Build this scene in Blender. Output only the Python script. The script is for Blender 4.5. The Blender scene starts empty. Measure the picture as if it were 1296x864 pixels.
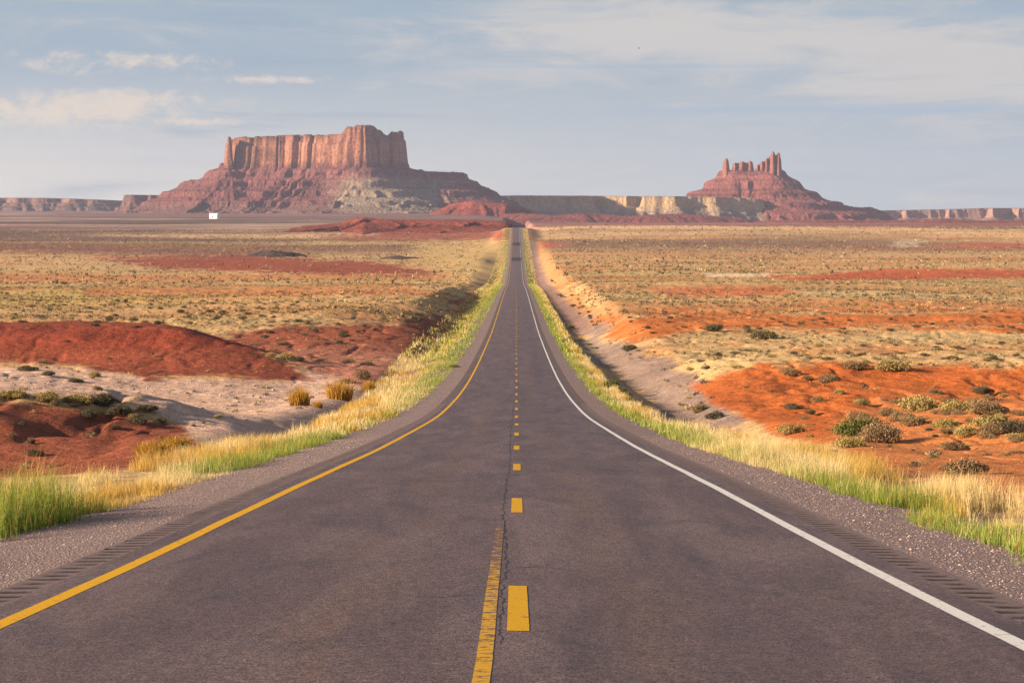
import bpy, math, random
import numpy as np

# ------------------------------------------------------------------ camera, sky, sun, exposure
scene = bpy.context.scene
COL = scene.collection
PW, PH, FPX = 1296.0, 864.0, 2450.0          # frame of the photograph, focal length in its pixels
CAM = np.array([0.18, 0.0, 0.0])
YAW, PITCH = math.atan(5.5 / FPX), math.atan(170.0 / FPX)
cd = bpy.data.cameras.new('camera')
cam = bpy.data.objects.new('camera', cd)
COL.objects.link(cam)
cam.location = CAM
cam.rotation_euler = (math.pi / 2 - PITCH, 0, YAW)
cd.sensor_width = 36.0
cd.lens = 36.0 * FPX / PW
cd.clip_start, cd.clip_end = 0.1, 60000
scene.camera = cam

SUN_AZ, SUN_EL = math.radians(19), math.radians(16.5)   # sun low on the left, a little behind the camera
SUN_DIR = np.array([-math.cos(SUN_AZ) * math.cos(SUN_EL), -math.sin(SUN_AZ) * math.cos(SUN_EL), math.sin(SUN_EL)])
sd = bpy.data.lights.new('sun', 'SUN')
sd.energy, sd.angle, sd.color = 5.0, math.radians(0.5), (1.0, 0.80, 0.58)
sun = bpy.data.objects.new('sun', sd)
COL.objects.link(sun)
from mathutils import Vector
sun.rotation_euler = Vector(SUN_DIR).to_track_quat('Z', 'Y').to_euler()

vs = scene.view_settings
scene.display_settings.display_device = 'sRGB'
vs.view_transform, vs.look, vs.gamma, vs.use_curve_mapping = 'Standard', 'None', 1.0, False
vs.exposure = 1.34
scene.cycles.max_bounces = 5
scene.cycles.diffuse_bounces = 3
scene.cycles.volume_bounces = 1
scene.cycles.transparent_max_bounces = 4
scene.cycles.use_denoising = True
scene.cycles.denoiser = 'OPENIMAGEDENOISE'
scene.cycles.denoising_input_passes = 'RGB_ALBEDO_NORMAL'
scene.cycles.denoising_prefilter = 'NONE'


class NT:
    """small helper round a node tree"""
    def __init__(self, tree):
        self.t = tree
        for n in list(tree.nodes):
            tree.nodes.remove(n)

    def n(self, typ, ins=None, **kw):
        nd = self.t.nodes.new(typ)
        for k, v in kw.items():
            setattr(nd, k, v)
        for k, v in (ins or {}).items():
            s = nd.inputs[k]
            if isinstance(v, bpy.types.NodeSocket):
                self.t.links.new(v, s)
            else:
                s.default_value = v
        return nd

    def math(self, op, a, b=0.0, c=0.0, clamp=False):
        return self.n('ShaderNodeMath', {0: a, 1: b, 2: c}, operation=op, use_clamp=clamp).outputs[0]

    def mix(self, f, a, b, blend='MIX'):
        nd = self.n('ShaderNodeMix', data_type='RGBA', blend_type=blend)
        for s, v in ((nd.inputs[0], f), (nd.inputs[6], a), (nd.inputs[7], b)):
            if isinstance(v, bpy.types.NodeSocket):
                self.t.links.new(v, s)
            else:
                s.default_value = v if not isinstance(v, tuple) or len(v) == 4 else v + (1,)
        return nd.outputs[2]

    def ramp(self, f, stops):
        nd = self.n('ShaderNodeValToRGB', {0: f})
        el = nd.color_ramp.elements
        while len(el) < len(stops):
            el.new(0.5)
        for e, (p, c) in zip(el, stops):
            e.position = p
            e.color = (c, c, c, 1) if not isinstance(c, tuple) else c + (1,)
        return nd.outputs[0]

    def smooth(self, v, a, b):
        nd = self.n('ShaderNodeMapRange', {0: v, 1: a, 2: b, 3: 0.0, 4: 1.0}, interpolation_type='SMOOTHSTEP')
        return nd.outputs[0]

    def noise(self, vec, scale, detail=4.0, rough=0.55, dist=0.0):
        return self.n('ShaderNodeTexNoise', {'Vector': vec, 'Scale': scale, 'Detail': detail, 'Roughness': rough, 'Distortion': dist}).outputs[0]


def make_world():
    w = bpy.data.worlds.new('World')
    scene.world = w
    w.use_nodes = True
    t = NT(w.node_tree)
    sky = t.n('ShaderNodeTexSky', sky_type='NISHITA', sun_disc=False, sun_elevation=SUN_EL,
              sun_rotation=math.atan2(SUN_DIR[0], SUN_DIR[1]), altitude=1600, dust_density=1.5)
    d = t.n('ShaderNodeTexCoord').outputs['Generated']
    sep = t.n('ShaderNodeSeparateXYZ', {0: d})
    x, z = sep.outputs[0], sep.outputs[2]
    # veiled low sky: a thin layer of high cloud from the horizon up, warmer to the sunny left
    lo = t.mix(t.smooth(x, -0.28, 0.25), (5.6, 5.35, 4.95), (3.6, 4.1, 4.45))
    hi = t.mix(t.smooth(x, -0.3, 0.3), (2.75, 3.45, 4.15), (2.6, 3.4, 4.15))
    veil = t.mix(t.smooth(z, 0.0, 0.085), lo, hi)
    back = t.mix(t.smooth(z, 0.14, 0.5), veil, sky.outputs[0])

    def layer(sx, sz, scale, off, detail=5.0, rough=0.55, dist=0.3):
        v = t.n('ShaderNodeMapping', {0: d, 1: off, 3: (sx, 1.0, sz)}).outputs[0]
        return t.noise(v, scale, detail, rough, dist)

    def spot(cx, cz, rx, rz):
        a = t.math('MULTIPLY', t.math('SUBTRACT', x, cx), 1 / rx)
        b = t.math('MULTIPLY', t.math('SUBTRACT', z, cz), 1 / rz)
        r = t.math('ADD', t.math('MULTIPLY', a, a), t.math('MULTIPLY', b, b))
        return t.math('POWER', 2.718, t.math('MULTIPLY', r, -1.0))

    warm, grey, blue = (4.9, 4.65, 4.45), (3.9, 4.1, 4.4), (2.25, 3.0, 3.85)
    # broad high sheets
    sheet = t.smooth(layer(5, 34, 1.0, (3.1, 0, 1.7), 6, 0.55, 0.6), 0.46, 0.68)
    back = t.mix(t.math('MULTIPLY', sheet, 0.5), back, grey)
    darkb = t.smooth(layer(4, 44, 1.0, (8.3, 0, 5.2), 6, 0.6, 0.7), 0.52, 0.70)
    back = t.mix(t.math('MULTIPLY', darkb, 0.6), back, blue)
    # the pale streaked sheet on the right
    n1 = layer(10, 60, 1.0, (1.2, 0, 0.4), 8, 0.62, 1.3)
    s1 = t.math('ADD', spot(0.10, 0.083, 0.13, 0.015), t.math('MULTIPLY', spot(0.22, 0.066, 0.12, 0.02), 0.8))
    s1 = t.math('ADD', s1, t.math('MULTIPLY', spot(0.04, 0.092, 0.08, 0.012), 0.6))
    m1 = t.smooth(t.math('ADD', t.math('MULTIPLY', s1, 0.42), t.math('MULTIPLY', n1, 1.3)), 0.62, 1.15)
    back = t.mix(t.math('MULTIPLY', m1, 0.8), back, warm)
    # dark thin undersides on the right
    m1b = t.smooth(t.math('ADD', t.math('MULTIPLY', t.math('ADD', spot(0.05, 0.0715, 0.1, 0.0018), spot(0.19, 0.049, 0.16, 0.0035)), 0.5),
                          t.math('MULTIPLY', layer(14, 110, 1.0, (5, 0, 2), 6, 0.6, 0.8), 0.7)), 0.5, 0.88)
    back = t.mix(t.math('MULTIPLY', m1b, 0.7), back, (2.8, 3.7, 4.7))
    # sunlit cumulus on the left, streaks round it
    n2 = layer(75, 125, 1.0, (0.3, 0, 3.3), 9, 0.66, 0.35)
    s2 = t.math('ADD', spot(-0.226, 0.0475, 0.044, 0.0085), t.math('MULTIPLY', spot(-0.195, 0.053, 0.035, 0.006), 0.7))
    s2 = t.math('ADD', s2, t.math('MULTIPLY', spot(-0.205, 0.0725, 0.055, 0.006), 0.66))
    s2 = t.math('ADD', s2, t.math('MULTIPLY', spot(-0.158, 0.043, 0.020, 0.002), 0.75))
    s2 = t.math('ADD', s2, t.math('MULTIPLY', spot(-0.122, 0.0645, 0.03, 0.0022), 0.85))
    m2 = t.smooth(t.math('ADD', t.math('MULTIPLY', s2, 0.44), t.math('MULTIPLY', n2, 1.5)), 0.80, 1.28)
    m2 = t.math('MULTIPLY', m2, t.smooth(s2, 0.04, 0.35))
    back = t.mix(t.math('MULTIPLY', m2, 0.72), back, (6.3, 5.3, 4.4))
    bg = t.n('ShaderNodeBackground', {0: back, 1: 0.053})
    out = t.n('ShaderNodeOutputWorld', {0: bg.outputs[0]})


make_world()

# ------------------------------------------------------------------ numeric helpers
rng = np.random.default_rng(7)
_T = np.random.default_rng(3).random((256, 256)).astype(np.float32)


def vnoise(x, y, seed=0):
    x = np.asarray(x, float) + seed * 17.31
    y = np.asarray(y, float) + seed * 5.77
    xi, yi = np.floor(x).astype(np.int64), np.floor(y).astype(np.int64)
    fx, fy = x - xi, y - yi
    fx, fy = fx * fx * fx * (fx * (fx * 6 - 15) + 10), fy * fy * fy * (fy * (fy * 6 - 15) + 10)
    a, b = _T[xi & 255, yi & 255], _T[(xi + 1) & 255, yi & 255]
    c, d = _T[xi & 255, (yi + 1) & 255], _T[(xi + 1) & 255, (yi + 1) & 255]
    return (a + (b - a) * fx) * (1 - fy) + (c + (d - c) * fx) * fy


def fbm(x, y, seed=0, oct=4, gain=0.5):
    s, a, tot = 0.0, 1.0, 0.0
    c, sn = math.cos(0.7), math.sin(0.7)
    for o in range(oct):
        s = s + a * vnoise(x, y, seed + o * 3)
        tot += a
        a *= gain
        x, y = (x * c - y * sn) * 2.03, (x * sn + y * c) * 2.03
    return s / tot * 2 - 1


def sstep(v, a, b):
    t = np.clip((v - a) / (b - a), 0, 1)
    return t * t * (3 - 2 * t)


def poly_sdf(px, py, poly):
    """signed distance (negative inside) and position along the outline of the nearest outline point"""
    P = np.asarray(poly, float)
    Q = np.roll(P, -1, axis=0)
    best = np.full(px.shape, 1e18)
    par = np.zeros(px.shape)
    inside = np.zeros(px.shape, bool)
    acc = 0.0
    for (x0, y0), (x1, y1) in zip(P, Q):
        dx, dy = x1 - x0, y1 - y0
        L2 = dx * dx + dy * dy + 1e-12
        t = np.clip(((px - x0) * dx + (py - y0) * dy) / L2, 0, 1)
        d2 = (px - x0 - t * dx) ** 2 + (py - y0 - t * dy) ** 2
        m = d2 < best
        best = np.where(m, d2, best)
        L = math.sqrt(L2)
        par = np.where(m, acc + t * L, par)
        acc += L
        if dy != 0:
            inside ^= ((y0 > py) != (y1 > py)) & (px < (x1 - x0) * (py - y0) / dy + x0)
    d = np.sqrt(best)
    return np.where(inside, -d, d), par


_cp, _sp, _cy, _sy = math.cos(PITCH), math.sin(PITCH), math.cos(YAW), math.sin(YAW)
FWD = np.array([-_sy * _cp, _cy * _cp, -_sp])
RGT = np.array([_cy, _sy, 0.0])
UP = np.cross(RGT, FWD)


def ray(px, py):
    a, b = (px - PW / 2) / FPX, (PH / 2 - py) / FPX
    return FWD + RGT * a + UP * b


def project(x, y, z):
    dx, dy, dz = x - CAM[0], y - CAM[1], z - CAM[2]
    w = np.maximum(dx * FWD[0] + dy * FWD[1] + dz * FWD[2], 0.05)
    a = dx * RGT[0] + dy * RGT[1]
    b = dx * UP[0] + dy * UP[1] + dz * UP[2]
    return PW / 2 + FPX * a / w, PH / 2 - FPX * b / w


def link(o, parent=None):
    COL.objects.link(o)
    if parent is not None:
        o.parent = parent
    return o


def mesh_data(name, V, F, mat=None, col=None, smooth=True, normals=None):
    """V (n,3), F (m,3) or (m,4) or a list of such arrays -> mesh; col (n,3) point colours"""
    me = bpy.data.meshes.new(name)
    Fs = F if isinstance(F, list) else [F]
    Fs = [np.asarray(f, np.int32) for f in Fs if len(f)]
    V = np.asarray(V, np.float32)
    me.vertices.add(len(V))
    me.vertices.foreach_set('co', V.ravel())
    loops = np.concatenate([f.ravel() for f in Fs])
    sizes = np.concatenate([np.full(len(f), f.shape[1], np.int32) for f in Fs])
    me.loops.add(len(loops))
    me.loops.foreach_set('vertex_index', loops)
    me.polygons.add(len(sizes))
    st = np.zeros(len(sizes), np.int32)
    st[1:] = np.cumsum(sizes)[:-1]
    me.polygons.foreach_set('loop_start', st)
    me.polygons.foreach_set('use_smooth', np.full(len(sizes), smooth, bool))
    if col is not None:
        at = me.color_attributes.new('tint', 'FLOAT_COLOR', 'POINT')
        c = np.ones((len(V), 4), np.float32)
        c[:, :3] = np.clip(col, 0.003, 0.9)
        at.data.foreach_set('color', c.ravel())
    me.update(calc_edges=True)
    if mat is not None:
        me.materials.append(mat)
    return me


def obj(name, me, parent=None):
    return link(bpy.data.objects.new(name, me), parent)


def tag(o, label=None, category=None, group=None, kind=None):
    for k, v in (('label', label), ('category', category), ('group', group), ('kind', kind)):
        if v:
            o[k] = v
    return o


def struct(o):
    o['kind'] = 'structure'
    return o


def grid_faces(nr, nc):
    i = np.arange(nr * nc, dtype=np.int32).reshape(nr, nc)
    return np.stack([i[:-1, :-1], i[:-1, 1:], i[1:, 1:], i[1:, :-1]], -1).reshape(-1, 4)


# ------------------------------------------------------------------ materials
def new_mat(name):
    m = bpy.data.materials.new(name)
    m.use_nodes = True
    return m, NT(m.node_tree)


def finish(t, col, rough=0.9, bump=None, strength=0.4, dist=0.05, spec=0.2, translucent=0.0):
    b = t.n('ShaderNodeBsdfPrincipled', {'Base Color': col, 'Roughness': rough, 'Specular IOR Level': spec})
    if bump is not None:
        bn = t.n('ShaderNodeBump', {'Height': bump, 'Strength': strength, 'Distance': dist})
        t.t.links.new(bn.outputs[0], b.inputs['Normal'])
    s = b.outputs[0]
    if translucent:
        tr = t.n('ShaderNodeBsdfTranslucent', {'Color': col})
        s = t.n('ShaderNodeMixShader', {0: translucent, 1: s, 2: tr.outputs[0]}).outputs[0]
    t.n('ShaderNodeOutputMaterial', {0: s})


def mat_tint(name, scales=((0.4, 0.25), (4.0, 0.3)), rough=0.95, bump=(6.0, 0.5, 0.06), spec=0.1, translucent=0.0):
    """base colour from the point colours, broken up by noise of several sizes in world metres"""
    m, t = new_mat(name)
    c = t.n('ShaderNodeAttribute', attribute_name='tint').outputs['Color']
    P = t.n('ShaderNodeNewGeometry').outputs['Position']
    for sc, am in scales:
        n = t.noise(P, sc, 6.0, 0.6)
        v = t.n('ShaderNodeMapRange', {0: n, 1: 0.3, 2: 0.7, 3: 1 - am, 4: 1 + am}, clamp=False).outputs[0]
        c = t.mix(1.0, c, t.n('ShaderNodeCombineColor', {0: v, 1: v, 2: v}).outputs[0], 'MULTIPLY')
    bh = None
    if bump:
        bh = t.noise(P, bump[0], 8.0, 0.65)
    finish(t, c, rough, bh, bump[1] if bump else 0, bump[2] if bump else 0, spec, translucent)
    return m


M_ground = mat_tint('desert_soil', ((0.12, 0.14), (1.1, 0.24), (7.0, 0.34)), bump=(1.1, 0.9, 0.4))
M_rock = mat_tint('canyon_rock', ((0.02, 0.16), (0.14, 0.34)), bump=(0.12, 1.0, 9.0))
M_leaf = mat_tint('shrub_leaf', ((6.0, 0.2),), bump=None, translucent=0.12)
M_blade = mat_tint('grass_blade', ((0.8, 0.15),), bump=None, translucent=0.35)
M_twig = mat_tint('shrub_wood', ((9.0, 0.25),), bump=None)
M_stone = mat_tint('gravel_stone', ((20.0, 0.2),), bump=None)


def mat_asphalt():
    m, t = new_mat('asphalt')
    P = t.n('ShaderNodeNewGeometry').outputs['Position']
    sep = t.n('ShaderNodeSeparateXYZ', {0: P})
    X, Y = sep.outputs[0], sep.outputs[1]
    stretch = t.n('ShaderNodeMapping', {0: P, 3: (1.0, 0.10, 1.0)}).outputs[0]
    big = t.noise(stretch, 1.1, 5, 0.6, 0.6)
    big2 = t.noise(t.n('ShaderNodeMapping', {0: P, 3: (1.3, 0.16, 1.0)}).outputs[0], 1.0, 6, 0.65, 0.6)
    fine = t.noise(P, 55.0, 4, 0.75)
    mid = t.noise(P, 14.0, 5, 0.75)
    c = t.mix(t.smooth(big, 0.35, 0.7), (0.110, 0.069, 0.070), (0.164, 0.107, 0.102))
    # brownish dust worn into the wheel paths
    ax = t.math('ABSOLUTE', X)
    w1 = t.math('POWER', 2.718, t.math('MULTIPLY', t.math('POWER', t.math('SUBTRACT', ax, 1.15), 2.0), -7.0))
    w2 = t.math('POWER', 2.718, t.math('MULTIPLY', t.math('POWER', t.math('SUBTRACT', ax, 2.75), 2.0), -9.0))
    wt = t.math('MULTIPLY', t.math('ADD', w1, t.math('MULTIPLY', w2, 0.4)), t.smooth(big2, 0.38, 0.60))
    c = t.mix(t.math('MULTIPLY', wt, 0.7), c, (0.150, 0.088, 0.068))
    c = t.mix(t.math('MULTIPLY', t.smooth(t.noise(t.n('ShaderNodeMapping', {0: P, 1: (7, 0, 0), 3: (1.1, 0.28, 1.0)}).outputs[0], 1.0, 7, 0.7, 0.8), 0.45, 0.70), 0.62), c, (0.062, 0.043, 0.050))
    for n, am in ((fine, 1.15), (mid, 0.5)):
        v = t.n('ShaderNodeMapRange', {0: n, 1: 0.3, 2: 0.7, 3: 1 - am, 4: 1 + am}, clamp=False).outputs[0]
        c = t.mix(1.0, c, t.n('ShaderNodeCombineColor', {0: v, 1: v, 2: v}).outputs[0], 'MULTIPLY')
    finish(t, c, 0.62, t.math('ADD', fine, t.math('MULTIPLY', mid, 0.5)), 0.9, 0.02, 0.3)
    return m


def mat_paint(name, colr, worn, fade=None):
    m, t = new_mat(name)
    P = t.n('ShaderNodeNewGeometry').outputs['Position']
    sep = t.n('ShaderNodeSeparateXYZ', {0: P})
    n = t.noise(P, 16.0, 6, 0.7)
    nf = t.noise(P, 90.0, 3, 0.7)
    cross = t.noise(t.n('ShaderNodeMapping', {0: P, 3: (6.0, 9.0, 1.0)}).outputs[0], 1.0, 4, 0.7)
    wear = t.math('ADD', t.math('MULTIPLY', n, 0.5), t.math('MULTIPLY', cross, 0.5))
    lim = worn
    if fade:
        lim = t.math('SUBTRACT', worn, t.math('MULTIPLY', t.smooth(sep.outputs[1], fade[0], fade[1]), fade[2]))
    k = t.smooth(t.math('SUBTRACT', wear, lim), -0.02, 0.06)
    v = t.n('ShaderNodeMapRange', {0: nf, 1: 0.3, 2: 0.7, 3: 0.78, 4: 1.18}, clamp=False).outputs[0]
    c = t.mix(1.0, colr, t.n('ShaderNodeCombineColor', {0: v, 1: v, 2: v}).outputs[0], 'MULTIPLY')
    c = t.mix(k, c, (0.125, 0.084, 0.089))
    finish(t, c, 0.8, nf, 0.4, 0.006, 0.1)
    return m


def mat_gravel():
    m, t = new_mat('gravel_shoulder')
    P = t.n('ShaderNodeNewGeometry').outputs['Position']
    v = t.n('ShaderNodeTexVoronoi', {'Vector': P, 'Scale': 34.0, 'Randomness': 1.0})
    v2 = t.n('ShaderNodeTexVoronoi', {'Vector': P, 'Scale': 75.0, 'Randomness': 1.0})
    cell = t.n('ShaderNodeSeparateColor', {0: v.outputs['Color']}).outputs[0]
    c = t.mix(cell, (0.24, 0.165, 0.15), (0.46, 0.325, 0.285))
    c2 = t.mix(t.n('ShaderNodeSeparateColor', {0: v2.outputs['Color']}).outputs[1], (0.20, 0.14, 0.135), (0.44, 0.31, 0.27))
    c = t.mix(0.45, c, c2)
    edge = t.smooth(v.outputs['Distance'], 0.62, 0.3)
    c = t.mix(t.math('MULTIPLY', t.math('SUBTRACT', 1.0, edge), 0.55), c, (0.075, 0.052, 0.05))
    big = t.noise(t.n('ShaderNodeMapping', {0: P, 3: (1.0, 0.2, 1.0)}).outputs[0], 1.0, 5, 0.6)
    c = t.mix(t.math('MULTIPLY', t.smooth(big, 0.4, 0.7), 0.5), c, (0.22, 0.16, 0.158))
    h = t.math('ADD', t.math('MULTIPLY', v.outputs['Distance'], -1.0), t.math('MULTIPLY', v2.outputs['Distance'], -0.4))
    finish(t, c, 0.9, h, 0.9, 0.02, 0.15)
    return m


def mat_plain(name, colr, rough=0.8, nscale=8.0, am=0.15, spec=0.2):
    m, t = new_mat(name)
    P = t.n('ShaderNodeNewGeometry').outputs['Position']
    n = t.noise(P, nscale, 5, 0.6)
    v = t.n('ShaderNodeMapRange', {0: n, 1: 0.3, 2: 0.7, 3: 1 - am, 4: 1 + am}, clamp=False).outputs[0]
    c = t.mix(1.0, colr, t.n('ShaderNodeCombineColor', {0: v, 1: v, 2: v}).outputs[0], 'MULTIPLY')
    finish(t, c, rough, None, spec=spec)
    return m


M_asphalt = mat_asphalt()
M_gravel = mat_gravel()
M_yellow = mat_paint('yellow_paint', (0.64, 0.335, 0.014), 0.575)
M_yellow_worn = mat_paint('worn_yellow_paint', (0.58, 0.31, 0.025), 0.515, (10.5, 26.0, 0.12))
M_white = mat_paint('white_paint', (0.70, 0.66, 0.62), 0.57)
M_tar = mat_plain('tar', (0.042, 0.033, 0.037), 0.7, 30.0, 0.3)

# ------------------------------------------------------------------ the lie of the land
_rp = [(776, 13.76), (719, 17.4), (612, 31.7), (563, 53), (530, 84), (520, 97), (500, 123), (480, 152), (460, 185),
       (440, 228), (420, 290), (400, 366), (380, 493), (366, 660), (359.5, 900), (331, 1346), (308, 1750), (287, 2172)]
_d = [-60, 0] + [d for _, d in _rp] + [2450, 2900, 3600, 9500]
_z = [3.6, -1.53] + [ray(653.5, y)[2] / ray(653.5, y)[1] * d for y, d in _rp] + [-27, -46, -60, -90]
_s = np.linspace(math.log(1), math.log(9600 + 70), 3000)
_zz = np.interp(np.exp(_s) - 70 + 0, _d, _z)
_s2 = np.linspace(math.log(20), math.log(9600 + 80), 4000)
_zz = np.interp(np.exp(_s2) - 80, _d, _z)
_k = np.exp(-0.5 * (np.arange(-60, 61) / 22.0) ** 2)
_zs = np.convolve(np.pad(_zz, 60, mode='edge'), _k / _k.sum(), 'valid')
_zs[:80] = _zz[:80]


def road_z(y):
    return np.interp(np.log(np.maximum(np.asarray(y, float), -58) + 80), _s2, _zs)


_PL = np.array([(-60, 3.0), (0, -1.5), (30, -4.75), (60, -7.5), (100, -10.7), (150, -13.2), (200, -15.3), (250, -16.7), (300, -17.7), (450, -21.3),
                (650, -27.2), (900, -33.8), (1200, -36.5), (1700, -36.5), (2200, -34.5), (2900, -33), (4000, -28.5), (5500, -18), (9500, -16)])
_PR = np.array([(-60, 3.0), (0, -1.5), (30, -4.6), (60, -7.3), (100, -10.4), (150, -12.9), (200, -15.0), (250, -16.4), (300, -17.4), (450, -21.2),
                (650, -26), (900, -31), (1346, -35), (1750, -33), (2172, -24.3), (2300, -23.6), (2600, -27), (3500, -32), (5000, -40), (8000, -62), (9500, -70)])


MOUND = [(-33, 192), (-35, 206), (-42, 216), (-60, 221), (-110, 220), (-110, 202), (-60, 199), (-44, 194)]


def height(x, y, fine=True):
    x = np.asarray(x, float)
    y = np.asarray(y, float)
    zr = road_z(y)
    ax = np.abs(x)
    pl = np.interp(y, _PL[:, 0], _PL[:, 1])
    pr = np.interp(y, _PR[:, 0], _PR[:, 1])
    side = sstep(x, -30 - 0.02 * np.abs(y), 30 + 0.02 * np.abs(y))
    plain = pl + (pr - pl) * side
    far = np.clip(y, 0, 4000)
    # gentle swells of the open ground
    plain = plain + fbm(x / 42, y / 42, 1, 3) * (0.25 + np.clip(far / 500, 0, 1) * 0.55) * sstep(ax, 10, 30)
    plain = plain + fbm(x / 260, y / 150, 2, 4) * 2.2 * sstep(y, 300, 900) * (1 - sstep(y, 2600, 3600) * 0.5)
    # --- left of the road
    def blob(cx, cy, rx, ry, p=1.0, rot=0.0):
        c, s = math.cos(rot), math.sin(rot)
        u, v = ((x - cx) * c + (y - cy) * s) / rx, (-(x - cx) * s + (y - cy) * c) / ry
        return np.exp(-(u * u + v * v) ** p)
    wob = fbm(x / 9, y / 9, 4, 3)
    plain = plain - 1.15 * blob(-22, 135, 17, 34, 1.6) - 0.7 * blob(-14, 185, 7, 40, 1.4)           # pale wash
    md, _ = poly_sdf(x + wob * 1.5, y, MOUND)
    plain = plain + (3.2 + 0.35 * wob) * (1 - sstep(md, -5.0, 19.0 - 8.5 * sstep(x, -46, -30) * sstep(y, 178, 196)))                                    # red mound
    bd, _ = poly_sdf(x + wob * 1.2, y, [(-17.5, 88), (-21, 100), (-30, 104), (-45, 104), (-60, 96), (-60, 82), (-34, 80), (-24, 80)])
    plain = plain + 1.5 * (1 - sstep(bd, -2.0, 8.0))                                                   # bank with the dark shrubs
    plain = plain - 0.9 * blob(-16, 56, 9, 22, 1.5)                                                   # hollow in front of it
    cut = (1 - sstep(x, -19.5 - wob * 2.0 - np.clip(420 - y, 0, 160) * 0.09, -14.5 - wob * 2.0)) * sstep(x, -90, -30) * sstep(y, 235, 300) * (1 - sstep(y, 560, 760))
    plain = plain + 1.3 * cut
    # --- right of the road
    plain = plain + 1.35 * blob(36, 82, 21, 11, 1.4, 0.12) - 0.5 * blob(34, 108, 20, 9, 1.4, 0.1) + 1.6 * blob(46, 150, 26, 20, 1.5) + 0.7 * blob(20, 150, 8, 22, 1.5)
    plain = plain - 0.5 * blob(13, 84, 5, 30, 1.5)
    rcut = sstep(x, 11.5 + wob * 1.2 + np.clip(y - 300, 0, 1600) * 0.004, 17 + wob * 1.2 + np.clip(y - 300, 0, 1600) * 0.004) * (1 - sstep(x, 60, 200))
    plain = plain + rcut * (1.0 * sstep(y, 170, 280) + 0.9 * sstep(y, 300, 500)) * (1 - sstep(y, 1500, 2000))
    if fine:
        rill = 1 - np.abs(fbm(x / 3.2 + wob * 0.5, y / 13, 7, 3)) * 2
        calm = 1 - 0.75 * blob(-22, 138, 19, 38, 1.6) - 0.45 * (1 - sstep(md, 0, 14))
        plain = plain + (fbm(x / 6.5, y / 6.5, 6, 4) * 0.36 - np.clip(rill - 0.55, 0, 1) * 0.35) * sstep(ax, 7, 16) * calm + fbm(x / 1.6, y / 1.6, 8, 3) * 0.09 * sstep(ax, 6.5, 10)
    # --- verge, ditch and the bed under the road
    low = zr - 0.32 - 0.75 * np.exp(-((ax - 10.0) / 2.2) ** 2) * sstep(y, 45, 90) * (1 - sstep(y, 900, 1500))
    low = low + fbm(x / 2.5, y / 4.0, 9, 3) * 0.07
    a0 = 9.5 + np.clip(y, 0, 600) * 0.002
    z = low + (plain - low) * sstep(ax, a0, a0 + 6.5 + np.clip(y, 0, 2000) * 0.006)
    z = np.where(ax < 5.6, np.minimum(z, zr - 0.34), z)
    return z


def ground_hit(px, py, dmin=12.0, dmax=2600.0):
    """where the ray through a point of the picture first meets the ground"""
    r = ray(px, py)
    r = r / r[1]
    ys = np.exp(np.linspace(math.log(dmin), math.log(dmax), 900))
    h = height(CAM[0] + r[0] * ys, ys)
    b = r[2] * ys < h
    if not b.any():
        return None
    i = int(np.argmax(b))
    y = ys[i]
    x = CAM[0] + r[0] * y
    return x, y, float(height(np.array([x]), np.array([y]))[0])


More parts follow.
